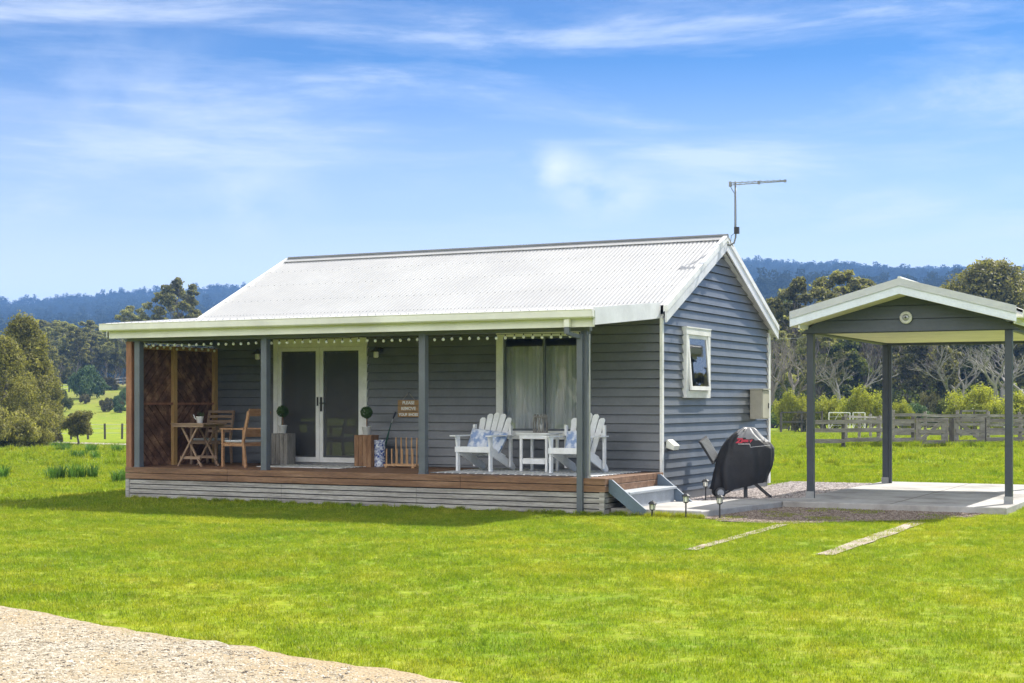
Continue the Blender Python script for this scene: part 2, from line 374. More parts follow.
def tag(o, label=None, cat=None, group=None, kind=None):
    if label: o['label'] = label
    if cat: o['category'] = cat
    if group: o['group'] = group
    if kind: o['kind'] = kind
    return o
def thing(name, label, cat, loc=(0, 0, 0), rz=0, group=None):
    o = bpy.data.objects.new(name, None); COL.objects.link(o); o.empty_display_size = .2
    o.location = loc; o.rotation_euler = (0, 0, rz); return tag(o, label, cat, group)
def copy_tree(o, parent=None):
    c = o.copy(); COL.objects.link(c); c.parent = parent
    for ch in list(o.children): copy_tree(ch, c)
    return c

# ------------------------------------------------------------------ ground sheet
def axis_steps(lo, hi, near, step, g):
    v = [x * step for x in range(int(-near / step), int(near / step) + 1)]
    s = step
    while v[-1] < hi: s *= g; v.append(v[-1] + s)
    s = step
    while v[0] > lo: s *= g; v.insert(0, v[0] - s)
    return v
D_ = [d + 30 for d in axis_steps(-330, 2600, 40, 1.6, 1.045)]
S_ = axis_steps(-2600, 2600, 36, 1.6, 1.05)
gv = []; gf = []
for d in D_:
    for s in S_:
        x = CX + RV[0] * s + FV[0] * d; y = CY + RV[1] * s + FV[1] * d
        gv.append((x, y, ground_z(x, y)))
ns = len(S_)
for i in range(len(D_) - 1):
    for j in range(ns - 1): gf.append((i * ns + j, i * ns + j + 1, (i + 1) * ns + j + 1, (i + 1) * ns + j))
g = MB(); g.v = gv; g.f = gf
tag(g.build('ground', M['ground'], smooth=True, fix=False), kind='structure')

# driveway, gravel beds, slab, path
DRV = [(-14, -11.2), (-6, -12.9), (-.12, -14.16), (2.2, -14.75), (4.5, -15.27), (9, -16.2), (16, -17.4)]
def drive_edge(x):
    for (a, ya), (b, yb) in zip(DRV, DRV[1:]):
        if x <= b: return ya + (yb - ya) * (x - a) / (b - a) + .09 * mn.noise((x * 1.3, 0, 3)) + .07 * mn.noise((x * 5, 0, 8))
    return DRV[-1][1]
def sheet(name, pts, z, m):
    b = bmesh.new(); b.faces.new([b.verts.new((x, y, z)) for x, y in pts])
    bmesh.ops.triangulate(b, faces=b.faces); me = bpy.data.meshes.new(name); b.normal_update(); b.to_mesh(me); b.free()
    me.materials.append(m); o = bpy.data.objects.new(name, me); COL.objects.link(o); return tag(o, kind='structure')
dr = MB()
xs = [-14 + i * .1 for i in range(301)]
for a, b in zip(xs, xs[1:]):
    ya, yb = drive_edge(a), drive_edge(b)
    rows = [0, -.4, -.9, -1.6, -2.4, -3.4, -4.4, -5.0]
    for r0, r1 in zip(rows, rows[1:]):
        q = [(a, ya + r0), (a, ya + r1), (b, yb + r1), (b, yb + r0)]
        dr.quad(*[(x, y, ground_z(x, y) + .03) for x, y in q])
tag(dr.build('gravel_driveway', M['drive'], fix=False), kind='structure')
GB = [(0.02, .05), (.75, .2), (1.2, .9), (1.92, 1.5), (1.92, 7.2), (1.2, 7.6), (0.02, 7.5)]
GF = [(1.5, -2.2), (2.0, -2.75), (2.6, -2.85), (3.1, -2.5), (3.7, -1.9), (4.4, -1.35), (4.9, -.3), (5.05, .5), (1.9, .5), (1.75, -.5)]
sheet('gravel_bed', GB, .045, M['blue']); sheet('gravel_apron', GF, .012, M['brown'])
def prism_s(name, pts, z0, z1, m):
    o = MB().prism(pts, 'z', z0, z1).build(name, m, bevel=.012); return tag(o, kind='structure')
prism_s('concrete_slab', [(1.9, .45), (5.35, .45), (5.35, 7.3), (1.9, 7.3)], -.05, .105, M['concrete'])
prism_s('concrete_path', [(.06, -2.22), (1.5, -2.22), (1.74, -.5), (1.896, .3), (1.896, 1.45), (1.1, .75), (.7, .05), (.06, .0)], -.05, .10, M['concrete'])
for q_ in ((3.60, 3.612, .47, 7.28), (1.92, 5.33, 3.85, 3.862)):
    jm = MB().box(q_[0], q_[1], q_[2], q_[3], .1055, .1075).build('slab_joint', M['soil']); tag(jm, kind='structure')
for x0, y0, x1, y1, w in ((2.93, -2.9, 3.05, -6.9, .075), (4.5, -1.6, 4.56, -6.75, .11)):
    b = MB(); n = 14
    for i in range(n):
        t0, t1 = i / n, (i + 1) / n
        a = (x0 + (x1 - x0) * t0, y0 + (y1 - y0) * t0); c = (x0 + (x1 - x0) * t1, y0 + (y1 - y0) * t1)
        w0 = w * (1 + .35 * mn.noise((i * .9, x0, 0))); w1 = w * (1 + .35 * mn.noise(((i + 1) * .9, x0, 0)))
        za, zc = ground_z(*a) + .012, ground_z(*c) + .012
        b.quad((a[0] - w0, a[1], za), (a[0] + w0, a[1], za), (c[0] + w1, c[1], zc), (c[0] - w1, c[1], zc))
    tag(b.build('wheel_strip', M['strip']), kind='structure')

# ------------------------------------------------------------------ HOUSE
HD = .547; D = 5.735; XL = -9.09; RX0, RX1 = -9.38, .15
ZE, ZR = 3.27, 4.64; YM = D / 2
house = thing('cottage', 'small grey weatherboard cottage with white corrugated roof and front verandah', 'house')
P, BT = .1475, .034
def boards(b, axis, a0, a1, z0, z1, holes=(), top=None, out=1, pitch=P, butt=BT):
    """lapped boards; axis 'x': wall in the plane Y=0 facing -Y; axis 'y': wall X=0 facing +X. a = horizontal coord"""
    k0 = int(z0 / pitch) - 1; z = k0 * pitch
    while z < z1:
        lo, hi = max(z, z0), min(z + pitch, z1); z += pitch
        if hi - lo < .004: continue
        zb = z - pitch
        def off(zz): return .004 + butt * (1 - (zz - zb) / pitch)
        # split in sections free of holes
        cuts = sorted({lo, hi, *[h for H in holes for h in (H[2], H[3]) if lo < h < hi]})
        for c0, c1 in zip(cuts, cuts[1:]):
            zc = (c0 + c1) / 2; segs = [(a0, a1)]
            for H in holes:
                if H[2] < zc < H[3]:
                    ns_ = []
                    for s0, s1 in segs:
                        if H[1] <= s0 or H[0] >= s1: ns_.append((s0, s1)); continue
                        if H[0] > s0: ns_.append((s0, H[0]))
                        if H[1] < s1: ns_.append((H[1], s1))
                    segs = ns_
            for s0, s1 in segs:
                if top:
                    A = top(c0); B = top(c1)
                    p0, p1, q0, q1 = max(s0, A[0]), min(s1, A[1]), max(s0, B[0]), min(s1, B[1])
                    if p1 <= p0: continue
                    if q1 < q0: q0 = q1 = (q0 + q1) / 2
                else: p0, p1, q0, q1 = s0, s1, s0, s1
                def Pt(a, zz, o): return (a, -o * out, zz) if axis == 'x' else (o * out, a, zz)
                d0 = c0 + (.010 if c0 == lo and c1 - c0 > .02 else 0)
                b.quad(Pt(p0, d0, off(d0)), Pt(p1, d0, off(d0)), Pt(q1, c1, off(c1)), Pt(q0, c1, off(c1)))
                if c0 == lo:
                    b.quad(Pt(p0, d0, off(d0)), Pt(p0, d0, -.03), Pt(p1, d0, -.03), Pt(p1, d0, off(d0)))
                    b.quad(Pt(p0, c0, -.03), Pt(p1, c0, -.03), Pt(p1, d0, -.03), Pt(p0, d0, -.03)).quad(Pt(p0, c0, -.03), Pt(p1, c0, -.03), Pt(p1, c0, .004), Pt(p0, c0, .004))
                if top:  # thickness so that shade and light cannot slip behind
                    pass
DX0, DX1, DZ1 = -7.66, -5.62, 2.765      # door frame outer
WX0, WX1, WZ0, WZ1 = -3.00, -1.30, 1.10, 2.80   # big window outer
b = MB(); boards(b, 'x', XL, 0, HD, 3.12, [(DX0 + .02, DX1 - .02, 0, DZ1 - .02), (WX0 + .02, WX1 - .02, WZ0 + .02, WZ1 - .02)])
b.build('front_wall', M['clad'], house, fix=False)
GY0, GY1, GZ0, GZ1 = .97, 2.17, 1.76, 2.945
def gtop(z):
    if z <= 3.2: return (-1, 99)
    k = (ZR - .06 - z) / ((ZR - ZE) / YM); return (YM - k, YM + k)
b = MB(); boards(b, 'y', 0.0, D, .18, ZR - .1, [(GY0 + .03, GY1 - .03, GZ0 + .03, GZ1 - .03)], top=gtop)
b.build('gable_wall', M['clad'], house, fix=False)
b = MB(); b.quad((XL, 0, .0), (XL, D, .0), (XL, D, 3.2), (XL, 0, 3.2)); b.poly([(XL, 0, 3.2), (XL, D, 3.2), (XL, YM, ZR - .05)])
b.build('side_wall', M['clad'], house)
MB().quad((XL, D, 0), (0, D, 0), (0, D, 3.15), (XL, D, 3.15)).build('rear_wall', M['clad'], house)
b = MB(); t = .02   # inner linings, ceiling and floor close the room
b.quad((XL + t, D - t, HD), (-t - .08, D - t, HD), (-t - .08, D - t, 3.1), (XL + t, D - t, 3.1)).quad((XL + t, .1, 3.0), (-.1, .1, 3.0), (-.1, D - t, 3.0), (XL + t, D - t, 3.0))
b.quad((XL + t, .1, HD), (XL + t, D, HD), (XL + t, D, 3.1), (XL + t, .1, 3.1)); b.build('room_lining', M['interior'], house)
MB().quad((XL + t, .03, HD + .01), (-.1, .03, HD + .01), (-.1, D, HD + .01), (XL + t, D, HD + .01)).build('room_floor', M['floorin'], house)
b = MB()   # inside faces of front and gable walls
for x0, x1, z0, z1 in ((XL, DX0, HD, 3.1), (DX0, DX1, DZ1, 3.1), (DX1, WX0, HD, 3.1), (WX0, WX1, HD, WZ0), (WX0, WX1, WZ1, 3.1), (WX1, -.1, HD, 3.1)):
    b.quad((x0, .09, z0), (x1, .09, z0), (x1, .09, z1), (x0, .09, z1))
for y0, y1, z0, z1 in ((.09, GY0, .2, 3.1), (GY0, GY1, .2, GZ0), (GY0, GY1, GZ1, 3.1), (GY1, D, .2, 3.1)):
    b.quad((-.09, y0, z0), (-.09, y1, z0), (-.09, y1, z1), (-.09, y0, z1))
b.build('wall_lining', M['interior'], house, fix=False)
# corner stops
MB().box(.0, .046, -.046, .0, HD, 3.08).box(.0, .046, .0, .025, .1, 3.12).box(.0, .046, -.046, 0, .1, HD).build('corner_stop', M['white'], house)
MB().box(.0, .05, D - .07, D + .04, .1, 3.05).build('corner_stop', M['white'], house)
MB().box(-.02, .02, .075, D - .07, .02, .2).build('base_board', M['clad'], house)

# corrugated roof
def corr(name, parent, x0, x1, prof, m, wave=.076, amp=.0065, seg=6, axis='x'):
    """prof: list of (t, z) along the slope; corrugated across 'axis'"""
    n = max(2, int((x1 - x0) / wave * seg)); b = MB()
    for i in range(n + 1):
        a = x0 + (x1 - x0) * i / n; w = amp * sin(2 * pi * (a - x0) / wave)
        for t, z in prof:
            b.v.append((a, t, z + w) if axis == 'x' else (t, a, z + w))
    k = len(prof)
    for i in range(n):
        for j in range(k - 1):
            q = (i * k + j, (i + 1) * k + j, (i + 1) * k + j + 1, i * k + j + 1)
            b.f.append(q)
    return b.build(name, m, parent, smooth=True, fix=False)
rf = MB()
sl = (ZR - ZE) / YM
roof = corr('main_roof', house, RX0, RX1, [(0.0, ZE), (YM, ZR)], M['roof'])
corr('rear_roof', house, RX0, RX1, [(YM, ZR), (D + .22, ZE - .22 * sl)], M['roof'])
vr = corr('verandah_roof', house, RX0, .02, [(-2.66, 3.055), (0.02, ZE + .004)], M['roof'])
# ridge capping: small roll and two wings
b = MB()
for sgn in (-1, 1):
    y1 = YM + sgn * .16; b.hexa([(RX0 - .01, YM, ZR + .012), (RX1 + .02, YM, ZR + .012), (RX1 + .02, y1, ZR + .018 - .16 * sl), (RX0 - .01, y1, ZR + .018 - .16 * sl),
        (RX0 - .01, YM, ZR + .024), (RX1 + .02, YM, ZR + .024), (RX1 + .02, y1, ZR + .030 - .16 * sl), (RX0 - .01, y1, ZR + .030 - .16 * sl)])
b.build('ridge_flashing', M['roof'], house)
MB().tube([(RX0 - .01, YM, ZR + .035), (RX1 + .02, YM, ZR + .035)], .030, 10).build('ridge_cap', M['ridge'], house)
# roof screws in rows
b = MB()
for yy in (.1, .75, 1.5, 2.2, 2.72):
    zz = ZE + yy * sl
    for i in range(124):
        if i % 2 == (0 if yy not in (.1, 2.72) else i % 2):
            x = RX0 + .076 * (i + .25); b.box(x - .006, x + .006, yy - .006, yy + .006, zz + .006, zz + .016)
for yy, zz in ((-2.5, 3.068), (-1.3, 3.164)):
    for i in range(0, 123, 2):
        x = RX0 + .076 * (i + .25); b.box(x - .006, x + .006, yy - .006, yy + .006, zz + .006, zz + .018)
tag(b.build('roof_screws', M['galv'], house), kind='stuff')
# soffit panel under main roof edges, verandah ceiling (raked)
MB().quad((RX0 + .05, -2.45, 2.90), (-.02, -2.45, 2.90), (-.02, -.0, 3.10), (RX0 + .05, 0, 3.10)).build('verandah_ceiling', M['soffit'], house)
# gable barges (right end): board + cap
def barge(x0, x1, ya, za, yb, zb, top, bot, m, name):
    return MB().hexa([(x0, ya, za + bot), (x1, ya, za + bot), (x1, yb, zb + bot), (x0, yb, zb + bot), (x0, ya, za + top), (x1, ya, za + top), (x1, yb, zb + top), (x0, yb, zb + top)]).build(name, m, house)
for xa, xb, xc in ((.120, .150, .165), (RX0 - .03, RX0, RX0 - .045)):
    for ya, yb in ((-.12, YM), (D + .24, YM)):
        za = ZR - abs(ya - YM) * sl
        barge(xa, xb, ya, za, yb, ZR, -.055, -.235, M['barge'], 'barge_board')
        barge(min(xa - .03, xc), max(xb, xc), ya, za, yb, ZR, .045, -.058, M['white'], 'barge_cap')
MB().quad((.0, -.02, 3.03), (.10, -.02, 3.03), (.10, YM, ZR - .24), (.0, YM, ZR - .24)).quad((.0, D + .3, 2.98), (.10, D + .3, 2.98), (.10, YM, ZR - .24), (.0, YM, ZR - .24)).build('eave_lining', M['barge'], house)
MB().box(RX0, .12, D + .2, D + .26, 2.98, 3.15).build('rear_gutter', M['cream'], house)
# verandah barge on its right end
MB().hexa([(-.02, -2.68, 2.825), (.02, -2.68, 2.825), (.02, -.055, 3.05), (-.02, -.055, 3.05), (-.02, -2.68, 3.085), (.02, -2.68, 3.085), (.02, -.055, 3.31), (-.02, -.055, 3.31)]).build('verandah_barge', M['barge'], house)
MB().hexa([(RX0 - .02, -2.6, 2.825), (RX0 + .01, -2.6, 2.825), (RX0 + .01, 0, 3.05), (RX0 - .02, 0, 3.05), (RX0 - .02, -2.6, 3.075), (RX0 + .01, -2.6, 3.075), (RX0 + .01, 0, 3.30), (RX0 - .02, 0, 3.30)]).build('verandah_barge', M['barge'], house)
# gutter (quad profile) and fascia
gp = [(-2.64, 2.925), (-2.745, 2.925), (-2.765, 2.945), (-2.765, 3.035), (-2.775, 3.05), (-2.75, 3.055), (-2.745, 3.04), (-2.745, 2.95), (-2.735, 2.94), (-2.64, 2.94)]
MB().prism(gp, 'x', RX0 - .03, -.0).build('gutter', M['cream'], house)
MB().prism([(-2.64, 2.925), (-2.765, 2.945), (-2.765, 3.04), (-2.64, 3.04)], 'x', -.002, .012).build('gutter_end', M['cream'], house)
MB().box(RX0 + .08, -.022, -2.635, -2.605, 2.80, 3.03).build('fascia', M['cream'], house)
MB().box(XL - .02, -.20, -2.40, -2.30, 2.752, 2.91).build('verandah_beam', M['clad'], house)
MB().box(XL - .02, XL + .07, -2.30, -.03, 2.752, 2.91).build('verandah_beam', M['clad'], house)
# posts
for x in (onY(139, -2.35), -6.154, -3.095, -.29):
    MB().box(x - .058, x + .058, -2.408, -2.292, HD, 2.752).box(x - .066, x + .066, -2.416, -2.284, HD - .001, HD + .02).build('verandah_post', M['slate'], house, bevel=.004)
MB().box(XL - .02, XL + .10, -2.41, -2.31, HD, 2.752).build('end_post', M['redpost'], house)
# downpipe
dp = MB(); xp = -.33
dp.bar((xp - .10, -2.69, 2.80), (xp - .10, -2.69, 2.70), .08, .055).bar((xp - .10, -2.69, 2.71), (xp, -2.46, 2.66), .055, .055).box(xp - .045, xp + .045, -2.48, -2.42, .02, 2.70)
dp.build('downpipe', M['slate'], house)
MB().box(xp - .145, xp - .055, -2.72, -2.66, 2.80, 2.924).build('gutter_outlet', M['cream'], house)
MB().box(xp + .135, xp + .152, -2.43, -2.41, HD, 2.70).build('conduit', M['galv'], house)

# ---- deck
deck = MB()
y = -2.40
while y < -.04:
    deck.box(XL, .04, y, min(y + .088, -.032), HD - .022, HD); y += .093
deck.build('deck_floor', M['deckwood'], house)
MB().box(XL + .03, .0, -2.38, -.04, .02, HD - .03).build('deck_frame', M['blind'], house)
x = XL - .02
for z0, z1 in ((.455, .530), (.348, .440)):
    pass
for k, (z0, z1) in enumerate(((.452, HD + .002), (.345, .442))):
    MB().box(XL - .02, XL + 2.2, -2.432, -2.405, z0, z1).box(XL + 2.204, XL + 6.7, -2.432, -2.405, z0, z1).box(XL + 6.704, .065, -2.432, -2.405, z0, z1).build('fascia_board', M['fasciawood'], house, bevel=.003)
    MB().box(.04, .065, -2.404, -.055, z0, z1).build('side_fascia_board', M['fasciawood'], house, bevel=.003)
    MB().box(XL - .02, XL + .004, -2.404, -.05, z0, z1).build('side_fascia_board', M['fasciawood'], house, bevel=.003)
sk = MB()
for k in range(4):
    z1 = .328 - k * .082; z0 = z1 - .066
    for xa, xb in ((XL + .06, XL + 3.3), (XL + 3.305, XL + 5.9), (XL + 5.905, .02)):
        sk.box(xa, xb, -2.414, -2.394, max(.0, z0), z1)
    sk.box(.02, .042, -2.39, -.06, max(0, z0), z1).box(XL - .005, XL + .015, -2.39, -.06, max(0, z0), z1)
sk.build('skirting_slats', M['greywood'], house)
MB().box(XL - .02, XL + .055, -2.425, -2.39, 0, .34).build('corner_board', M['greywood'], house); MB().box(-.03, .05, -2.425, -2.39, 0, .34).build('corner_board', M['greywood'], house)
# ---- stairs on the right end
st = lambda y0, y1: MB().prism([(.068, HD - .02), (.12, HD - .02), (.66, .10), (.66, .02), (.50, .02), (.068, .34)], 'y', y0, y1).build('stair_stringer', M['stringer'], house)
st(-2.30, -2.26); st(-.32, -.28)
MB().box(.066, .40, -2.258, -.322, .305, .345).build('stair_tread', M['tread'], house, bevel=.004)
MB().box(.33, .352, -2.258, -.322, .10, .303).build('stair_riser', M['tread'], house)

# ---- french doors with screens
zb = HD + .01
door = MB().box(DX0, DX0 + .095, -.05, .03, zb, DZ1).box(DX1 - .095, DX1, -.05, .03, zb, DZ1).box(DX0, DX1, -.055, .03, DZ1, DZ1 + .09)
door.build('door_frame', M['white'], house)
MB().box(DX0 + .097, DX1 - .097, -.042, .03, DZ1 - .07, DZ1 - .002).build('door_head', M['white'], house)
MB().box(DX0 + .02, DX1 - .02, -.09, .04, HD, HD + .035).build('door_sill', M['galv'], house)
xm = (DX0 + DX1) / 2
for x0, x1 in ((DX0 + .10, xm - .004), (xm + .004, DX1 - .10)):
    za, zc = HD + .045, DZ1 - .075; w = .075
    leaf = MB().box(x0, x0 + w, -.045, -.012, za, zc).box(x1 - w, x1, -.045, -.012, za, zc).box(x0 + w, x1 - w, -.045, -.012, zc - .07, zc).box(x0 + w, x1 - w, -.045, -.012, za, za + .09)
    dl = leaf.build('screen_door', M['white'], house)
    MB().quad((x0 + w, -.028, za + .09), (x1 - w, -.028, za + .09), (x1 - w, -.028, zc - .07), (x0 + w, -.028, zc - .07)).build('screen_mesh', M['mesh'], dl)
    MB().box(x0, x0 + .09, .0, .04, za, zc).box(x1 - .09, x1, .0, .04, za, zc).box(x0 + .09, x1 - .09, .0, .04, zc - .09, zc).box(x0 + .09, x1 - .09, 0, .04, za, za + .12).build('glazed_door', M['slate'], house)
    MB().quad((x0 + .09, .02, za + .12), (x1 - .09, .02, za + .12), (x1 - .09, .02, zc - .09), (x0 + .09, .02, zc - .09)).build('door_glass', M['glass'], house)
    if x0 > xm:
        MB().box(x0 + .015, x0 + .06, -.055, -.045, 1.52, 1.78).bar((x0 + .037, -.085, 1.67), (x0 + .17, -.085, 1.67), .02, .022).bar((x0 + .037, -.045, 1.67), (x0 + .037, -.09, 1.67), .02, .02).build('door_handle', M['black'], dl)
    else:
        MB().box(x1 - .05, x1 - .015, -.055, -.045, 1.62, 1.78).build('door_lock', M['black'], dl)
# ---- big window
b = MB().box(WX0, WX0 + .13, -.05, .03, WZ0, WZ1).box(WX1 - .13, WX1, -.05, .03, WZ0, WZ1).box(WX0, WX1, -.052, .03, WZ1, WZ1 + .10).box(WX0 + .13, WX1 - .13, -.048, .03, WZ0, WZ0 + .10)
bw = b.build('front_window', M['white'], house)
MB().box(WX0 - .02, WX1 + .02, -.08, .03, WZ0 - .04, WZ0 - .002).build('window_sill', M['white'], bw)
b = MB(); gx0, gx1, gz0, gz1 = WX0 + .13, WX1 - .13, WZ0 + .10, WZ1
fm = MB().box(gx0, gx0 + .035, -.03, .02, gz0, gz1).box(gx1 - .035, gx1, -.03, .02, gz0, gz1).box(gx0 + .035, gx1 - .035, -.03, .02, gz1 - .035, gz1).box(gx0 + .035, gx1 - .035, -.03, .02, gz0, gz0 + .035).box((gx0 + gx1) / 2 + .03, (gx0 + gx1) / 2 + .07, -.026, .02, gz0 + .035, gz1 - .035)
fm.build('window_frame', M['slate'], bw)
MB().quad((gx0, -.005, gz0), (gx1, -.005, gz0), (gx1, -.005, gz1), (gx0, -.005, gz1)).build('window_pane', M['glass'], bw)
cu = MB(); n = 150
for i in range(n + 1):
    x = gx0 - .1 + (gx1 - gx0 + .2) * i / n; yy = .11 + .03 * sin(i * .55) + .012 * sin(i * 1.37 + 1)
    cu.v += [(x, yy, HD + .05), (x, yy * .98, gz1 - .16)]
for i in range(n): cu.f.append((2 * i, 2 * i + 2, 2 * i + 3, 2 * i + 1))
cu.build('sheer_curtain', M['sheer'], bw, smooth=True)
# ---- gable window (awning sash slightly open)
b = MB().box(.0, .085, GY0, GY0 + .11, GZ0, GZ1).box(.0, .085, GY1 - .11, GY1, GZ0, GZ1).box(.0, .09, GY0 - .01, GY1 + .01, GZ1 - .11, GZ1).box(.0, .088, GY0 + .11, GY1 - .11, GZ0, GZ0 + .12)
gw = b.build('gable_window', M['white'], house)
MB().box(.0, .10, GY0 - .012, GY1 + .012, GZ1, GZ1 + .02).build('window_head', M['white'], gw)
sy0, sy1, sz0, sz1 = GY0 + .115, GY1 - .115, GZ0 + .125, GZ1 - .115
def T(p):
    x, y, z = p; a = radians(4.2); dz = z - sz1; return (x * cos(a) - dz * sin(a) + .03, y, sz1 + dz * cos(a) + x * sin(a))
s_ = MB().box(0, .035, sy0, sy0 + .06, sz0, sz1).box(0, .035, sy1 - .06, sy1, sz0, sz1).box(0, .035, sy0 + .06, sy1 - .06, sz1 - .06, sz1).box(0, .035, sy0 + .06, sy1 - .06, sz0, sz0 + .07)
s_.v = [T(p) for p in s_.v]; s_.build('window_sash', M['white'], gw)
s_ = MB().quad((.02, sy0 + .05, sz0 + .05), (.02, sy1 - .05, sz0 + .05), (.02, sy1 - .05, sz1 - .05), (.02, sy0 + .05, sz1 - .05)); s_.v = [T(p) for p in s_.v]
s_.build('window_pane', M['glass'], gw)

# ---- privacy screen at the left end of the verandah
scx = XL + .06
scr = thing('privacy_screen', 'dark diagonal-batten timber screen closing the left end of the verandah', 'screen', (scx, -1.2, HD))
def lscr(mb): mb.v = [(v[0] - scx, v[1] + 1.2, v[2] - HD) for v in mb.v]; return mb
ys = (-2.30, -1.26, -.03); zt, zmid = 2.70, 1.66
for i, y in enumerate(ys[1:]):
    w = .10
    lscr(MB().box(scx + .01, scx + .075, y - w if i else y - w / 2, y if i else y + w / 2, HD, zt)).build('screen_post', M['honey'], scr)
lscr(MB().box(scx + .01, scx + .06, ys[0], ys[1] - .05, zmid - .02, zmid + .02).box(scx + .01, scx + .06, ys[1] + .05, ys[2] - .10, zmid - .02, zmid + .02)).build('mid_rail', M['redpost'], scr)
lscr(MB().box(scx + .01, scx + .065, ys[0], ys[1] - .05, zt - .07, zt).box(scx + .01, scx + .065, ys[1] + .05, ys[2] - .10, zt - .07, zt)).build('top_rail', M['honey'], scr)
def clipbat(y0, y1, z0, z1, sgn):
    """diagonal battens at 45 degrees filling a rectangle"""
    b = MB(); w = .115; step = w * 1.17; L = (y1 - y0) + (z1 - z0)
    bm = []; c = -L
    k = 0
    while c < L:
        # band between lines  z - sgn*y = c .. c+w*1.41
        pts = [(y0, z0), (y1, z0), (y1, z1), (y0, z1)]
        def clip(pts, f):
            out = []
            for i in range(len(pts)):
                a, d_ = pts[i], pts[(i + 1) % len(pts)]; fa, fd = f(a), f(d_)
                if fa >= 0: out.append(a)
                if fa * fd < 0:
                    t = fa / (fa - fd); out.append((a[0] + (d_[0] - a[0]) * t, a[1] + (d_[1] - a[1]) * t))
            return out
        ref = z0 - sgn * y0
        lo = ref + c; hi = lo + w * 1.414
        p = clip(pts, lambda q: (q[1] - sgn * q[0]) - lo)
        if p: p = clip(p, lambda q: hi - (q[1] - sgn * q[0]))
        if len(p) >= 3: b.prism([(q[0], q[1]) for q in p], 'x', scx - .012, scx + .006 + .003 * (k % 3))
        c += step * 1.414; k += 1
    return b
for (y0, y1, sg) in ((ys[0], ys[1], 1), (ys[1], ys[2], -1)):
    lscr(clipbat(y0, y1, zmid, zt, sg)).build('batten_panel', M['screenwood'], scr)
    lscr(clipbat(y0, y1, HD + .002, zmid, -sg)).build('batten_panel', M['screenwood'], scr)
lscr(MB().box(scx - .03, scx - .014, ys[0], ys[2], HD + .002, zt)).build('backing_board', M['screenwood'], scr)

# ---- wall lamps
def lamp(x, label):
    t = thing('wall_lamp', label, 'lamp', (x, -.03, 2.62), 0, 'barn style lamps beside the doors')
    MB().lathe([(.05, 0), (.05, .02)], 14).build('backplate', M['charcoal'], t).rotation_euler = (pi / 2, 0, 0)
    MB().tube([(0, 0, 0), (0, -.08, .04), (0, -.16, .02)], .011, 8).build('arm', M['charcoal'], t, smooth=True)
    MB().lathe([(.025, .05), (.03, .02), (.11, -.03), (.115, -.04), (.10, -.035), (.02, .0)], 20, (0, -.16, 0)).build('shade', M['charcoal'], t, smooth=True)
    MB().lathe([(.03, -.02), (.045, -.05), (.045, -.13), (.03, -.145)], 16, (0, -.16, 0)).build('jar', M['galvpot'], t, smooth=True)
lamp(onY(257.5, -.19), 'dark wall lamp with white jar, left of the glazed double doors')
lamp(onY(376, -.19), 'dark wall lamp with white jar, right of the glazed double doors')

# ---- string lights
sl_ = thing('string_lights', 'string of small white globe bulbs hanging under the verandah beam', 'string lights', (-4.6, -2.27, 2.70))
base = Vector((-4.6, -2.27, 2.70)); cab = MB(); pth = []; bulbs = []
X = -.42
pts = []
n = 54
for i in range(n):
    x = -.42 - (8.35) * i / (n - 1); z = 2.745 - .012 * abs(sin(i * .5)) - .006 * random.random(); pts.append(Vector((x, -2.27, z)))
for i in range(12): pts.append(Vector((XL + .20, -2.2 + i * .18, 2.73 - .012 * (i % 3))))
bm1 = MB().lathe([(.006, 0), (.010, -.012), (.010, -.03)], 6); 
socket = MB()
cab.tube([p - base for p in pts], .004, 5)
cab.build('cable', M['black'], sl_)
bulb0 = None
for i, p in enumerate(pts):
    q = p - base
    if bulb0 is None:
        bulb0 = MB().lathe([(.007, .028), (.010, .018), (.010, .0)], 6).lathe([(.008, 0), (.020, -.012), (.025, -.028), (.019, -.045), (.005, -.052)], 10, (0, 0, 0)).build('bulb', M['bulb'], sl_, smooth=True); o = bulb0; bulb0.data.materials.append(M['black'])
        for p_ in bulb0.data.polygons: p_.material_index = 1 if p_.center.z > -.001 - .028 + .028 and p_.center.z > .0001 else 0
    else:
        o = bulb0.copy(); COL.objects.link(o); o.parent = sl_
    o.location = q - Vector((0, 0, .028))

# ---- meter box, vent, antenna
def ux(u, X):   # Y on the plane X from a pixel column
    rr = (u - 512) / FPX; dx = cos(TH) * rr - sin(TH); dy = sin(TH) * rr + cos(TH); return CY + (X - CX) / dx * dy
mx0, mx1 = ux(762, .27), ux(769, .27)
t = thing('meter_box', 'beige metal meter box on the cottage gable wall', 'meter box', (.03, (mx0 + mx1) / 2, 1.37))
hw = (mx1 - mx0) / 2
MB().box(0, .235, -hw, hw, 0, .55).build('cabinet', M['beige'], t, bevel=.006)
MB().box(.236, .25, -hw + .015, hw - .015, .02, .53).build('door', M['beige'], t)
MB().box(-.0, .27, -hw - .012, hw + .012, .551, .575).build('lid', M['beige'], t)
MB().box(.251, .262, hw - .08, hw - .05, .2, .3).build('latch', M['charcoal'], t)
vy = ux(676, .15)
t = thing('wall_vent', 'small cream vent cowl low on the gable wall near the stairs', 'vent', (.02, vy, 1.0))
MB().prism([(0, -.06), (.13, -.10), (.15, -.03), (.03, .07), (0, .07)], 'y', -.12, .12).build('cowl', M['cream'], t)
MB().box(.02, .12, -.09, .09, -.115, -.088).build('flap', M['charcoal'], t)
t = thing('tv_antenna', 'thin television antenna on a bent mast at the gable peak', 'antenna', (.11, YM + .03, ZR - .12))
ax, az = .28, 0
MB().tube([(0, 0, 0), (.08, .0, -.02), (.16, 0, .02), (.19, 0, .12), (.19, 0, .3), (.185, 0, 1.11)], .017, 8).build('mast', M['alu'], t, smooth=True)
MB().box(-.01, .0, -.06, .06, -.1, .1).build('bracket', M['galv'], t)
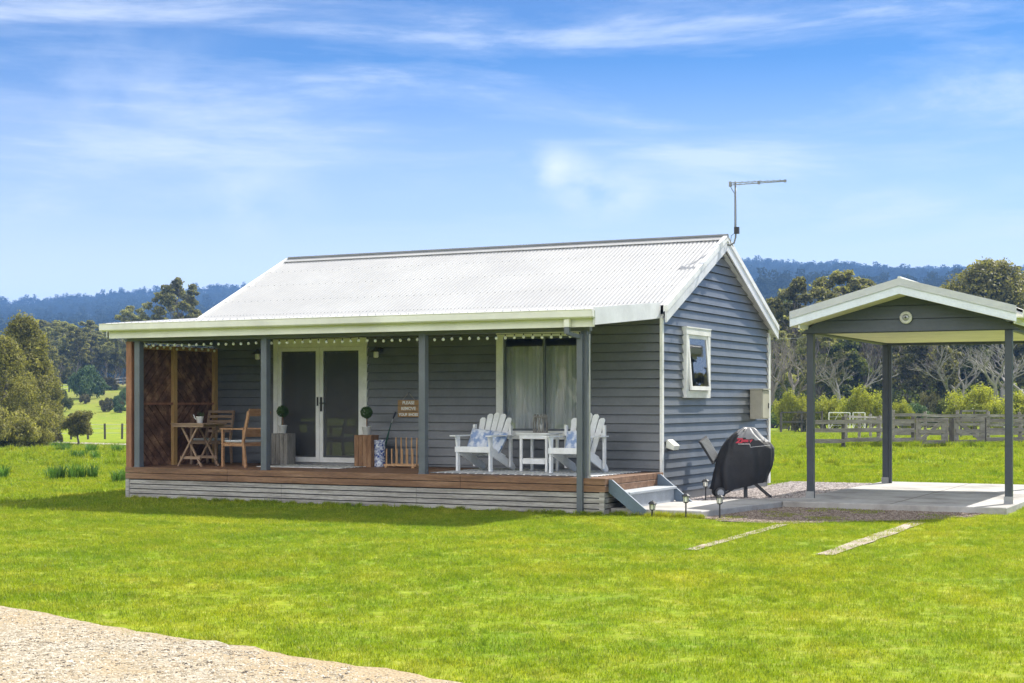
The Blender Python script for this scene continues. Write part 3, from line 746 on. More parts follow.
MB().box(.17, .25, -.035, .035, .18, .30).build('amplifier', M['black'], t)
bo = MB().bar((.08, 0, 1.06), (1.10, 0, 1.060), .014, .014).bar((.08, 0, 1.10), (.62, 0, 1.086), .014, .014).bar((.62, 0, 1.086), (1.10, 0, 1.076), .014, .014)
bo.box(.60, .64, -.02, .02, 1.04, 1.10).box(1.08, 1.12, -.02, .02, 1.045, 1.09).box(.07, .11, -.025, .025, 1.03, 1.12)
bo.build('boom', M['alu'], t)
el = MB()
for i in range(9):
    x = .16 + i * .11; L = .30 - i * .018; z = 1.078
    el.tube([(x, -.02, z), (x, L, z + .012)], .004, 5).tube([(x, .02, z), (x, -L, z)], .004, 5)
el.build('elements', M['alu'], t)
MB().tube([(.09, 0, 1.04), (.12, .01, .98), (.165, .02, .90), (.165, .02, .3), (.17, .02, .2), (.10, .02, .15), (.09, .02, .02), (.14, .02, -.04)], .006, 5).build('coax', M['black'], t)

# ------------------------------------------------------------------ FURNITURE
def adirondack(loc, label):
    t = thing('garden_chair', label, 'chair', loc, 0, 'white slatted lounge chairs on the verandah'); t.scale = (1, 1, .94)
    w = .30
    for s in (-1, 1):
        x = s * w
        MB().box(x - .018, x + .018, -.46, -.37, 0, .60).build('front_leg', M['white2'], t, bevel=.004)
        MB().prism([(-.44, .30), (-.44, .40), (-.36, .42), (.42, .13), (.50, .035), (.46, 0), (.36, 0)], 'x', x * .93 - .014, x * .93 + .014).build('side_rail', M['white2'], t)
        MB().prism([(-.55, .60), (-.55, .622), (.30, .622), (.30, .60)], 'x', x * 1.1 - .055, x * 1.1 + .055).build('armrest', M['white2'], t, bevel=.004)
        MB().prism([(-.50, .60), (-.46, .60), (-.46, .42), (-.475, .50)], 'x', x - .014, x + .014).build('bracket', M['white2'], t)
        MB().box(x * 1.12 - .02, x * 1.12 + .02, .20, .26, .06, .80).build('back_post', M['white2'], t)
    se = MB()
    for k in range(6):
        y0 = -.46 + k * .105; z = .425 - max(0, y0 + .34) * .33
        se.hexa([(-w + .02, y0, z - .02), (w - .02, y0, z - .02), (w - .02, y0 + .09, z - .05), (-w + .02, y0 + .09, z - .05), (-w + .02, y0, z), (w - .02, y0, z), (w - .02, y0 + .09, z - .03), (-w + .02, y0 + .09, z - .03)])
    se.build('seat', M['white2'], t)
    MB().box(-w - .02, w + .02, -.485, -.462, .33, .425).build('front_apron', M['white2'], t)
    bk = MB(); n = 5
    for i in range(n):
        c0 = (i - (n - 1) / 2) * .094; c1 = (i - (n - 1) / 2) * .122
        top = 1.01 - .022 * ((i - (n - 1) / 2) ** 2)
        def bp(xx, z): return (xx, (.05 + (z - .3) * .50), z)
        for (wa, wb) in ((.040, .052),):
            za = .27
            a = [bp(c0 - wa, za), bp(c0 + wa, za), bp(c1 + wb, top - .03), bp(c1 + wb * .5, top), bp(c1 - wb * .5, top), bp(c1 - wb, top - .03)]
            nn = len(bk.v); bk.v += a + [(p[0], p[1] + .018, p[2] - .006) for p in a]
            k = 6; bk.f.append(tuple(nn + j for j in range(k))); bk.f.append(tuple(nn + k + j for j in reversed(range(k))))
            for j in range(k): bk.f.append((nn + j, nn + k + j, nn + k + (j + 1) % k, nn + (j + 1) % k))
    bk.build('backrest', M['white2'], t)
    MB().box(-w - .05, w + .05, .235, .257, .60, .67).build('back_rail', M['white2'], t)
    return t
def pillow(loc, rot, label):
    b = MB(); n = 10
    for sgn in (1, -1):
        base = len(b.v)
        for i in range(n + 1):
            for j in range(n + 1):
                u, v = i / n * 2 - 1, j / n * 2 - 1
                h = .085 * (1 - u ** 4) ** .5 * (1 - v ** 4) ** .5 if abs(u) < 1 and abs(v) < 1 else 0
                k = 1 - .07 * (u * u + v * v) / 2 + .03 * abs(u * v)
                b.v.append((u * .20 * k, v * .20 * k, sgn * h * (1 + .15 * mn.noise((u * 3, v * 3, sgn)))))
        for i in range(n):
            for j in range(n):
                q = (base + i * (n + 1) + j, base + (i + 1) * (n + 1) + j, base + (i + 1) * (n + 1) + j + 1, base + i * (n + 1) + j + 1)
                b.f.append(q if sgn > 0 else q[::-1])
    o = b.build('pillow', M['pillow'], smooth=True, fix=False); o.location = loc; o.rotation_euler = rot
    return tag(o, label, 'pillow', 'blue and white cushions on the lounge chairs')
RZ = HD + .016
c1x = (onY(460.2, -1.42) + onY(489.2, -1.42)) / 2; c2x = onY(551.6, -1.42) + .30
adirondack((c1x, -1.02, RZ), 'white slatted lounge chair left of the small white side table')
adirondack((c2x, -1.02, RZ), 'white slatted lounge chair right of the side table, behind the verandah post')
pillow((c1x - .10, -1.02 - .02, RZ + .50), (radians(62), .10, .12), 'blue and white cushion on the left side of the left lounge chair')
pillow((c1x + .17, -1.02 - .0, RZ + .47), (radians(58), .1, -.35), 'blue and white cushion on the right side of the left lounge chair')
pillow((c2x - .03, -1.02 - .02, RZ + .50), (radians(62), -.06, .1), 'blue and white cushion on the right hand lounge chair')
# side table
tx = (onY(520, -1.0) + onY(545.8, -1.0)) / 2 + .02
t = thing('side_table', 'small white slatted side table between the two lounge chairs', 'table', (tx, -.80, RZ), 0)
b = MB()
for k in range(6): b.box(-.30, .30, -.26 + k * .087, -.26 + k * .087 + .08, .60, .622)
b.build('tabletop', M['white2'], t)
for sx in (-1, 1):
    for sy in (-1, 1): MB().box(sx * .23 - .02, sx * .23 + .02, sy * .2 - .02, sy * .2 + .02, 0, .60).build('leg', M['white2'], t)
MB().box(-.20, .20, -.22, -.18, .12, .19).box(-.2, .2, .18, .22, .12, .19).box(-.24, .24, -.18, .18, .19, .205).build('shelf', M['white2'], t)
MB().box(-.25, .25, -.235, -.222, .53, .60).build('apron', M['white2'], t)
# wicker lantern
t = thing('wicker_lantern', 'grey twig lantern standing on the white side table', 'lantern', (tx + .02, -.80, RZ + .622), 0)
b = MB()
for i in range(22):
    a = 2 * pi * i / 22; c = a + .35 * (1 if i % 2 else -1)
    b.tube([(.115 * cos(a), .115 * sin(a), 0), (.12 * cos((a + c) / 2), .12 * sin((a + c) / 2), .14), (.10 * cos(c), .10 * sin(c), .28 + .03 * random.random())], .008, 5)
b.build('twigs', M['crategrey'], t)
MB().lathe([(.12, 0), (.12, .02)], 16).build('base', M['crategrey'], t)
MB().lathe([(.045, .02), (.045, .15)], 14).build('candle', M['potwhite'], t, smooth=True)
MB().lathe([(.112, .25), (.118, .262), (.112, .275)], 18, cap=False).build('hoop', M['crategrey'], t)

# rugs
def rug(name, x0, x1, y0, y1, label):
    b = MB(); n = 30
    for i in range(n):
        xa, xb = x0 + (x1 - x0) * i / n, x0 + (x1 - x0) * (i + 1) / n
        b.box(xa, xb + .0001, y0, y1, HD + .004, HD + .013)
    b = MB().box(x0, x1, y0, y1, HD + .003, HD + .013)
    return tag(b.build(name, M['rug'], bevel=.003), label, 'rug')
rug('patterned_rug', onY(432, -1.95), -.28, -2.0, -.15, 'large grey and white patterned rug under the white lounge chairs')
rug('door_rug', onY(258, -1.3), onY(352, -1.0), -1.35, -.35, 'grey and white patterned mat in front of the double doors')

# timber boxes with topiary
def planter_box(x, m, label, y=-.42, w=.34, h=.56):
    t = thing('timber_box', label, 'box', (x, y, HD + .013 if m == 'crategrey' else HD), .06, 'upturned timber boxes flanking the doors')
    b = MB(); k = 4
    for i in range(k):
        xa = -w / 2 + w * i / k; b.box(xa + .003, xa + w / k - .003, -.14, -.12, 0, h - .002 * (i % 3))
        b.box(xa + .003, xa + w / k - .003, .12, .14, 0, h)
    b.build('front_boards', M[m], t)
    MB().box(-w / 2, -w / 2 + .018, -.119, .119, 0, h).box(w / 2 - .018, w / 2, -.119, .119, 0, h).build('side_boards', M[m], t)
    MB().box(-w / 2 + .02, w / 2 - .02, -.119, .119, h - .03, h - .004).build('top_board', M[m], t)
    return t
def topiary(x, y, z, label):
    t = thing('topiary', label, 'potted plant', (x, y, z), random.random(), 'ball topiaries in white pots')
    MB().lathe([(.052, 0), (.060, .01), (.078, .13), (.085, .135), (.085, .15), (.07, .15), (.066, .13)], 18).build('pot', M['potwhite'], t, smooth=True)
    MB().tube([(0, 0, .11), (.004, 0, .24), (0, .003, .36)], .008, 6).build('stem', M['cratebrown'], t)
    b = MB(); R = .105
    for i in range(1100):
        v = Vector([random.gauss(0, 1) for _ in range(3)]).normalized(); c = v * R * random.uniform(.82, 1.04); c.z += .40
        r = Vector([random.gauss(0, 1) for _ in range(3)]).normalized() * .013; q = v.cross(r).normalized() * .009
        b.quad(tuple(c - r), tuple(c + q), tuple(c + r), tuple(c - q))
    b.build('foliage', M['topiary'], t, fix=False)
    return t
bx1 = (onY(270, -.56) + onY(288, -.56)) / 2; bx2 = (onY(353.8, -.56) + onY(370.7, -.56)) / 2
planter_box(bx1, 'crategrey', 'greyed upright timber box left of the double doors')
planter_box(bx2, 'cratebrown', 'brown upright timber box right of the double doors')
topiary(bx1 - .02, -.42, HD + .013 + .56, 'ball topiary on the greyed timber box, left of the doors')
topiary(bx2 - .0, -.42, HD + .56, 'ball topiary on the brown timber box, right of the doors')
# umbrella stand and umbrella
vx = onY(379.5, -.35)
t = thing('china_stand', 'tall blue and white patterned china umbrella stand beside the boot rack', 'umbrella stand', (vx, -.35, HD))
MB().lathe([(.095, 0), (.108, .015), (.100, .05), (.104, .42), (.113, .46), (.113, .475), (.098, .475), (.092, .44), (.09, .05), (.01, .04)], 26).build('body', M['china'], t, smooth=True)
MB().lathe([(.1145, .455), (.117, .464), (.1145, .474)], 26, cap=False).build('rim', M['china'], t, smooth=True)
t = thing('umbrella', 'dark furled umbrella leaning out of the china stand', 'umbrella', (vx + .01, -.35, HD + .06))
MB().tube([(0, 0, .02), (.12, .05, .45), (.155, .065, .60), (.19, .08, .72)], [.008, .018, .012, .008], 8).build('canopy', M['green_cloth'], t, smooth=True)
MB().tube([(.19, .08, .72), (.215, .09, .79)], .008, 8).build('shaft', M['galv'], t)
MB().tube([(.215, .09, .79), (.245, .10, .86), (.26, .105, .91)], [.012, .019, .015], 8).build('handle', M['navy'], t, smooth=True)
# boot rack
r0, r1 = onY(384.5, -.55), onY(419.5, -.45)
t = thing('boot_rack', 'pine boot rack with two rows of upright pegs', 'boot rack', ((r0 + r1) / 2, -.42, HD))
L = (r1 - r0); b = MB()
MB().box(-L / 2, L / 2, -.16, -.09, .03, .065).build('front_rail', M['pine'], t)
MB().box(-L / 2, L / 2, .09, .16, .03, .065).build('rear_rail', M['pine'], t)
for s in (-1, 1): MB().box(s * L / 2 - s * .05 - .02, s * L / 2 - s * .05 + .02, -.18, .18, 0, .03).build('foot', M['pine'], t)
for i in range(6):
    x = -L / 2 + .05 + i * (L - .12) / 5.0
    MB().tube([(x - .01, -.125, .06), (x - .01, -.125, .33)], .013, 8).build('short_peg', M['pine'], t)
    MB().tube([(x + .03, .125, .06), (x + .03, .125, .52)], .013, 8).build('tall_peg', M['pine'], t)
# hanging sign
def text_mesh(s, size, m, name, parent, loc, rot, ext=.002, align='CENTER', bold=0, shear=0):
    c = bpy.data.curves.new(name, 'FONT'); c.body = s; c.size = size; c.extrude = ext; c.align_x = align; c.offset = bold; c.shear = shear
    o = bpy.data.objects.new(name, c); COL.objects.link(o)
    dg = bpy.context.evaluated_depsgraph_get(); me = bpy.data.meshes.new_from_object(o.evaluated_get(dg))
    COL.objects.unlink(o); bpy.data.objects.remove(o)
    me.materials.clear(); me.materials.append(m)
    r = bpy.data.objects.new(name, me); COL.objects.link(r); r.location = loc; r.rotation_euler = rot
    if parent: r.parent = parent
    return r
sx0, sx1 = onY(398, -.05), onY(419.3, -.05)
t = thing('hanging_sign', 'small three-board wooden sign hanging on the wall beside the verandah post', 'sign', ((sx0 + sx1) / 2, -.045, 1.42))
w2 = (sx1 - sx0) / 2
for k, s in enumerate(('YOUR SHOES', 'REMOVE', 'PLEASE')):
    z = .004 + k * .102; bd = MB().box(-w2, w2, -.012, .004, z, z + .096).build('sign_board', M['signwood'], t)
    text_mesh(s, .079 if k else .066, M['print'], 'lettering', bd, (0, -.0135, z + .022), (pi / 2, 0, 0), .001, bold=.0025)
MB().tube([(-w2 * .6, -.004, .30), (0, -.004, .43), (w2 * .6, -.004, .30)], .004, 5).build('cord', M['rope'], t)
MB().box(-.008, .008, -.01, .02, .42, .436).build('nail', M['charcoal'], t)

# ---- dining set
dx, dy = -8.05, -1.50
def dx_of(u, Y): return onY(u, Y)
txc = (onY(178.6, -1.5) + onY(219.4, -1.5)) / 2 + .0
t = thing('folding_table', 'small folding wooden table with crossed legs near the timber screen', 'table', (txc, -1.5, HD))
tw = .36; b = MB()
for k in range(7): b.box(-tw, tw, -.34 + k * .098, -.34 + k * .098 + .088, .745, .765)
b.build('tabletop', M['acacia2'], t); MB().box(-tw + .02, tw - .02, -.32, -.29, .70, .744).box(-tw + .02, tw - .02, .29, .32, .70, .744).build('apron', M['acacia2'], t)
for yy in (-.27, .27):
    MB().bar((-.25, yy, 0), (.20, yy * .98, .72), .03, .03, (0, 1, 0)).build('leg', M['acacia2'], t)
    MB().bar((.25, yy * .88, 0), (-.20, yy * .88, .72), .03, .03, (0, 1, 0)).build('leg', M['acacia2'], t)
MB().box(-.22, .22, -.25, -.225, .13, .18).box(-.22, .22, .225, .25, .13, .18).build('stretcher', M['acacia2'], t)
t = thing('table_planter', 'small white pot with a grey-green plant on the folding table', 'potted plant', (txc + .02, -1.5, HD + .765))
MB().lathe([(.045, 0), (.05, .005), (.068, .11), (.072, .12), (.06, .12), (.055, .10)], 16).build('pot', M['potwhite'], t, smooth=True)
MB().tube([(-.06, 0, .05), (-.11, 0, .09), (-.14, 0, .15)], .010, 6).build('spout', M['potwhite'], t, smooth=True)
b = MB()
for i in range(160):
    a = random.random() * 2 * pi; r = random.uniform(0, .06); z = random.uniform(.11, .19)
    c = Vector((r * cos(a) + .02, r * sin(a), z)); q = Vector([random.gauss(0, 1) for _ in range(3)]).normalized() * .014; w = q.cross(Vector((0, .3, 1))).normalized() * .006
    b.quad(tuple(c - q), tuple(c + w), tuple(c + q), tuple(c - w))
b.build('foliage', M['bluegreen'], t, fix=False)
def wood_chair(loc, rz, label, m, slats, arms=True):
    t = thing('wooden_chair', label, 'chair', loc, rz, 'wooden outdoor chairs around the folding table')
    w = .26
    for s in (-1, 1):
        x = s * w
        MB().box(x - .02, x + .02, -.27, -.23, 0, .66 if arms else .44).build('front_leg', m, t)
        MB().bar((x, .30, 0), (x, .24, .46), .035, .05, (0, 1, 0)).bar((x, .24, .46), (x, .37, .98), .035, .05, (0, 1, 0)).build('rear_leg', m, t)
        if arms: MB().box(x - .03, x + .03, -.30, .27, .66, .685).build('armrest', m, t)
    b = MB()
    for k in range(5): b.box(-w + .022, w - .022, -.25 + k * .1, -.25 + k * .1 + .085, .415, .435)
    b.box(-w + .022, w - .022, -.27, -.245, .37, .43).box(-w + .022, w - .022, .225, .25, .37, .414)
    for s in (-1, 1): b.box(s * w - .012, s * w + .012, -.23, .22, .37, .414)
    b.build('seat', m, t)
    MB().box(-w + .02, w - .02, -.24, .21, .436, .475).build('seat_cushion', M['cushion'], t, bevel=.012)
    b = MB()
    for k in range(slats):
        z = .60 + k * (.36 / (slats - 1)) if slats > 1 else .8; yy = .24 + (z - .46) * .25
        h = .05 if slats > 3 else .13
        b.bar((-w, yy, z), (w, yy, z), .018, h, (0, .25, 1))
    b.build('backrest', m, t)
    return t
bc = (onY(192.7, -.75) + onY(226.6, -.45)) / 2
wood_chair((bc + .05, -.62, HD), radians(6), 'slat-backed wooden chair behind the folding table, its back to the wall', M['acacia2'], 5, True)
rc = onY(221, -1.55)
wood_chair((rc + .42, -1.45, HD), radians(-97), 'honey coloured wooden armchair right of the folding table, turned sideways', M['acacia'], 2, True)

# ------------------------------------------------------------------ barbecue
bqx, bqy = .36, 1.62
t = thing('covered_barbecue', 'barbecue on a folding cart under a black fabric cover', 'barbecue', (bqx - .07, bqy + .06, .05), radians(27))
def interp(tab, z):
    for (z0, a0, b0, d0), (z1, a1, b1, d1) in zip(tab, tab[1:]):
        if z <= z1:
            k = (z - z0) / (z1 - z0); k = max(0, k); return a0 + (a1 - a0) * k, b0 + (b1 - b0) * k, d0 + (d1 - d0) * k
    return tab[-1][1:]
tab = [(.12, -.03, .90, .22), (.20, -.02, .93, .235), (.28, .0, .95, .25), (.40, .03, .98, .26), (.53, .07, 1.03, .27), (.70, .11, 1.06, .275), (.83, .16, 1.07, .27), (.93, .21, 1.0, .25), (1.00, .27, .92, .22), (1.07, .35, .84, .18), (1.13, .43, .78, .13), (1.17, .49, .74, .09), (1.20, .55, .68, .04)]
cv = MB(); NR, NZ = 72, 44
for iz in range(NZ + 1):
    z = .12 + 1.08 * iz / NZ; a, b_, dd = interp(tab, z); c = (a + b_) / 2; r = (b_ - a) / 2
    for k in range(NR):
        th = 2 * pi * k / NR; e = .75
        cx_, sy_ = cos(th), sin(th); px = abs(cx_) ** e * (1 if cx_ > 0 else -1); py = abs(sy_) ** e * (1 if sy_ > 0 else -1)
        fold = .045 * mn.noise((px * 2.2 + z * 1.7, py * 2.2, z * 1.1)) + .028 * mn.noise((px * 5 + z * 4, py * 5, z * 2)) + .022 * sin(th * 9 + z * 5) * max(0, .85 - z)
        zz_ = z + (1 - (z - .12) / 1.08) ** 2 * (.02 + .13 * sm(.25, 1.0, c + px * r))
        cv.v.append((c + px * (r + fold), py * (dd + fold), zz_ + .02 * mn.noise((px * 3, py * 3, z))))
for iz in range(NZ):
    for k in range(NR): cv.f.append((iz * NR + k, iz * NR + (k + 1) % NR, (iz + 1) * NR + (k + 1) % NR, (iz + 1) * NR + k))
cv.f.append(tuple(NZ * NR + k for k in range(NR)))
cvo = cv.build('cover', M['cover'], t, smooth=True)
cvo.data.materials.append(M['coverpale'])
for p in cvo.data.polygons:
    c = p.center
    if c.z > 1.02 + .15 * (.55 - c.x) and c.x > .42 and p.normal.z > .25: p.material_index = 1  # upward-facing faces near the top get the paler cover tone
# maker's mark in red script and pale piping lines
def yfront(x, z):
    a, b_, dd = interp(tab, z); c = (a + b_) / 2; r = (b_ - a) / 2; k = min(1, abs((x - c) / r)); return -dd * (1 - k ** (2 / .62)) ** (.62 / 2) - .035
text_mesh('Ziggy', .12, M['red'], 'printed_mark', t, (.50, -.262, .945), (radians(62), 0, 0), .002, bold=.006, shear=.3)
MB().bar((.40, -.285, .925), (.60, -.287, .925), .008, .008).bar((.60, -.287, .925), (.61, -.285, .87), .006, .006).bar((.61, -.29, .87), (.96, -.235, .905), .006, .006).build('piping', M['print'], t)
for yy in (-.17, .17):
    MB().bar((.17, yy, .06), (.80, yy, .42), .03, .03, (0, 1, 0)).build('cart_leg', M['black'], t)
    MB().bar((.97, yy, .03), (.50, yy, .44), .03, .03, (0, 1, 0)).build('cart_leg', M['black'], t)
MB().bar((.56, -.08, .0), (.56, -.08, .45), .06, .06).build('centre_strut', M['charcoal'], t)
MB().bar((.97, -.2, .03), (.97, .2, .03), .035, .035).build('foot_bar', M['black'], t)
MB().tube([(.11, -.20, .09), (.11, .20, .09)], .012, 8).build('axle', M['galv'], t)
for yy in (-.24, .20):
    wh = MB().lathe([(.03, 0), (.085, .004), (.092, .012), (.092, .034), (.085, .042), (.03, .046)], 24).build('wheel', M['charcoal'], t, smooth=True); wh.rotation_euler = (-pi / 2, 0, 0); wh.location = (.11, yy, .092)
    hb = MB().lathe([(.0, .0), (.055, 0), (.060, .006), (.055, .012)], 20).build('hub', M['galv'], wh); hb.location = (0, 0, -.008 if yy < 0 else .042)
sh = MB(); 
def TS(p):   # raised side shelf
    x, y, z = p; a = radians(-58); return (-.03 + x * cos(a) * -1 - z * 0, y, .66 + x * -sin(a)) 
sf = MB()
sf.bar((.07, 0, .62), (-.17, 0, 1.01), .30, .03, (.722, -.565, .385)).build('side_shelf', M['charcoal'], t)
sg = MB()
for k in range(7):
    yy = -.12 + k * .04; q = Vector((.5, .82, .267)) * yy + Vector((.722, -.565, .385)) * .014
    sg.bar(Vector((.05, 0, .655)) + q, Vector((-.15, 0, .985)) + q, .022, .02, (.722, -.565, .385))
sg.build('shelf_slats', M['galv'], t)

# ------------------------------------------------------------------ path lights
def pathlight(x, y, h, label, tilt=0, z=0.03):
    t = thing('path_light', label, 'garden light', (x, y, z), random.random(), 'black solar path lights along the concrete path')
    t.rotation_euler = (tilt, tilt * .5, .3)
    MB().tube([(0, 0, -.03), (0, 0, h - .13)], .011, 6).build('stake', M['black'], t)
    MB().lathe([(.018, h - .14), (.035, h - .13), (.04, h - .12)], 6).build('base', M['black'], t)
    MB().lathe([(.034, h - .12), (.042, h - .04)], 6).build('glass', M['galvpot'], t)
    b = MB()
    for k in range(6):
        a = 2 * pi * k / 6; b.tube([(.038 * cos(a), .038 * sin(a), h - .12), (.045 * cos(a), .045 * sin(a), h - .04)], .004, 4)
    b.build('cage', M['black'], t)
    MB().lathe([(.066, h - .042), (.06, h - .03), (.03, h - .005), (.008, h), (.001, h + .015)], 6).build('cap', M['black'], t)
pathlight(.80, -2.40, .21, 'short leaning path light nearest the stairs', .12)
pathlight(1.32, -2.38, .33, 'tall path light in the middle of the concrete path edge')
pathlight(1.80, -2.28, .32, 'path light at the outer corner of the concrete path, partly in shade')
pathlight(.62, .42, .40, 'path light in the gravel behind the stair stringer')

# ------------------------------------------------------------------ CARPORT
cp = thing('carport', 'open gabled carport with slate posts and white barge boards', 'carport', (3.67, 3.9, .1))
cpo = Vector((3.67, 3.9, .1))
def cb(mb, name, m, parent=cp, **k):
    mb.v = [(v[0] - cpo.x, v[1] - cpo.y, v[2] - cpo.z) for v in mb.v]; return mb.build(name, m, parent, **k)
PX0, PX1, PY0, PY1 = 2.10, 5.24, 1.39, 6.67
ZC = 2.81; AX = 3.68
for x in (PX0, PX1):
    for y in (PY0, PY1):
        cb(MB().box(x - .055, x + .055, y - .055, y + .055, .105, ZC), 'post', M['char'], bevel=.004)
        cb(MB().box(x - .068, x + .068, y - .066, y - .056, .105, .22), 'post_bracket', M['galv'])
cb(MB().box(PX0 + .06, PX0 + .12, PY1 - .04, PY1 + .02, .105, ZC), 'downpipe', M['char'])
gx = (1.92, 5.44); zr, ze = 3.60, 3.12; yf, yb_ = .82, 7.05
sl2 = (zr - ze) / (AX - gx[0])
for x in gx:
    corr_m = corr('roof_sheet', None, yf, yb_, [(AX, zr), (x, ze)] if True else 0, M['roof'], axis='y')
    corr_m.data.transform(Matrix.Translation(-cpo)); corr_m.parent = cp
    for (yy0, yy1) in ((yf - .03, yf), (yb_, yb_ + .03)):
        cb(MB().hexa([(AX, yy0, zr - .215), (x, yy0, ze - .215), (x, yy1, ze - .215), (AX, yy1, zr - .215), (AX, yy0, zr - .085), (x, yy0, ze - .085), (x, yy1, ze - .085), (AX, yy1, zr - .085)]), 'barge_board', M['coolwhite'])
        o_ = -.018 if yy0 < 3 else .018
        cb(MB().hexa([(AX, yy0 + o_, zr - .088), (x, yy0 + o_, ze - .088), (x, yy1 + o_, ze - .088), (AX, yy1 + o_, zr - .088), (AX, yy0 + o_, zr + .03), (x, yy0 + o_, ze + .03), (x, yy1 + o_, ze + .03), (AX, yy1 + o_, zr + .03)]), 'barge_cap', M['capgrey'])
    s = 1 if x > AX else -1
    xi = x - s * .02
    xi = xi if s > 0 else x + .13
    cb(MB().prism([(xi, ze - .15), (xi + s * .11, ze - .15), (xi + s * .125, ze - .03), (xi + s * .11, ze - .03), (xi + s * .10, ze - .13), (xi, ze - .13)], 'y', yf + .02, yb_), 'gutter', M['cream'])
    cb(MB().box(min(xi, xi - s * .025), max(xi, xi - s * .025), yf + .01, yb_, ze - .24, ze - .04), 'fascia', M['cream'])
b = MB().tube([(AX, yf - .04, zr + .035), (AX, yb_ + .04, zr + .035)], .026, 8)
for s in (-1, 1): b.hexa([(AX, yf - .04, zr + .010), (AX + s * .15, yf - .04, zr + .014 - .15 * sl2), (AX + s * .15, yb_ + .04, zr + .014 - .15 * sl2), (AX, yb_ + .04, zr + .010), (AX, yf - .04, zr + .02), (AX + s * .15, yf - .04, zr + .024 - .15 * sl2), (AX + s * .15, yb_ + .04, zr + .024 - .15 * sl2), (AX, yb_ + .04, zr + .02)])
cb(b, 'ridge_cap', M['cream'])
# gable infill of wide lapped boards, both ends
def ctop(z):
    k = max(0, (zr - .20 - z) / sl2)
    return (AX - k, AX + k)
for yy, out in ((PY0 - .06, 1), (PY1 + .06, -1)):
    b = MB(); boards(b, 'x', gx[0] + .03, gx[1] - .03, ZC, zr - .2, top=ctop, out=out, pitch=.215, butt=.014)
    b.v = [(v[0], v[1] + yy, v[2]) for v in b.v]; cb(b, 'gable_infill', M['cladc'], fix=False)
cb(MB().box(PX0 - .06, PX1 + .06, PY0 - .05, PY0 + .05, ZC - .002, ZC + .12), 'beam', M['char'])
cb(MB().box(PX0 - .06, PX1 + .06, PY1 - .05, PY1 + .05, ZC - .02, ZC + .12), 'beam', M['char'])
for x in (PX0, PX1): cb(MB().box(x - .05, x + .05, PY0 + .051, PY1 - .051, ZC - .003, ZC + .12), 'side_beam', M['char'])
cb(MB().quad((gx[0], PY0 - .04, ZC + .125), (gx[1], PY0 - .04, ZC + .125), (gx[1], PY1 + .04, ZC + .125), (gx[0], PY1 + .04, ZC + .125)).quad((PX0 + .05, PY0 + .05, ZC + .03), (PX1 - .05, PY0 + .05, ZC + .03), (PX1 - .05, PY1 - .05, ZC + .03), (PX0 + .05, PY1 - .05, ZC + .03)), 'ceiling', M['soffit'])
cb(MB().hexa([(gx[0], yf, ze - .215), (AX, yf, zr - .215), (AX, PY0 - .07, zr - .215), (gx[0], PY0 - .07, ze - .215), (gx[0], yf, ze - .20), (AX, yf, zr - .20), (AX, PY0 - .07, zr - .20), (gx[0], PY0 - .07, ze - .20)]).hexa([(AX, yf, zr - .215), (gx[1], yf, ze - .215), (gx[1], PY0 - .07, ze - .215), (AX, PY0 - .07, zr - .215), (AX, yf, zr - .20), (gx[1], yf, ze - .20), (gx[1], PY0 - .07, ze - .20), (AX, PY0 - .07, zr - .20)]), 'eave_lining', M['soffit'])
ex = onY(906, PY0 - .1)
t = thing('round_light', 'round white light fitting in the middle of the carport gable', 'light fitting', (ex, PY0 - .09, 3.035))
o = MB().lathe([(.095, 0), (.10, .015), (.095, .03), (.07, .035)], 26).build('housing', M['potwhite'], t, smooth=True); o.rotation_euler = (pi / 2, 0, 0)
o = MB().lathe([(.055, .036), (.05, .045), (.02, .05)], 20).build('lens', M['galv'], t, smooth=True); o.rotation_euler = (pi / 2, 0, 0)
o = MB().lathe([(.018, .05), (.012, .06)], 12).build('sensor', M['charcoal'], t); o.rotation_euler = (pi / 2, 0, 0)
c = MB().tube([(.10, D + .2, 2.93), (.9, 4.6, 2.88), (1.72, 3.4, 2.89)], .006, 5).build('overhead_cable', M['galv'])
tag(c, 'thin cable strung between the cottage eave and the carport', 'cable')

# ------------------------------------------------------------------ FENCES AND YARDS
def fence_pts(u, d, dz=0): x, y = at(u, d); return Vector((x, y, ground_z(x, y) + dz))
def rail_fence(p0, p1, n, label, h=1.10, rails=(.30, .66, 1.0), m='fencewood', group=None, pw=.12, rh=.15, dark=()):
    t = thing('rail_fence', label, 'fence', tuple(p0), 0, group)
    dirv = (p1 - p0); side = Vector((dirv.y, -dirv.x, 0)).normalized() * .09
    for i in range(n + 1):
        q = dirv * i / n; ph = h * random.uniform(1.0, 1.08)
        MB().bar(q + Vector((0, 0, -.2)), q + Vector((random.uniform(-.02, .02), 0, ph)), pw, pw, (0, 1, 0)).build('post', M['fencedark' if i in dark else m], t)
    for k, z in enumerate(rails):
        for i in range(n):
            a, b = dirv * i / n + side, dirv * (i + 1) / n + side
            jz = random.uniform(-.02, .02)
            MB().bar(a + Vector((0, 0, z + jz)), b * .999 + Vector((0, 0, z + jz + random.uniform(-.015, .015))), .04, rh).build('rail', M[m], t)
    return t
FD = 57.5
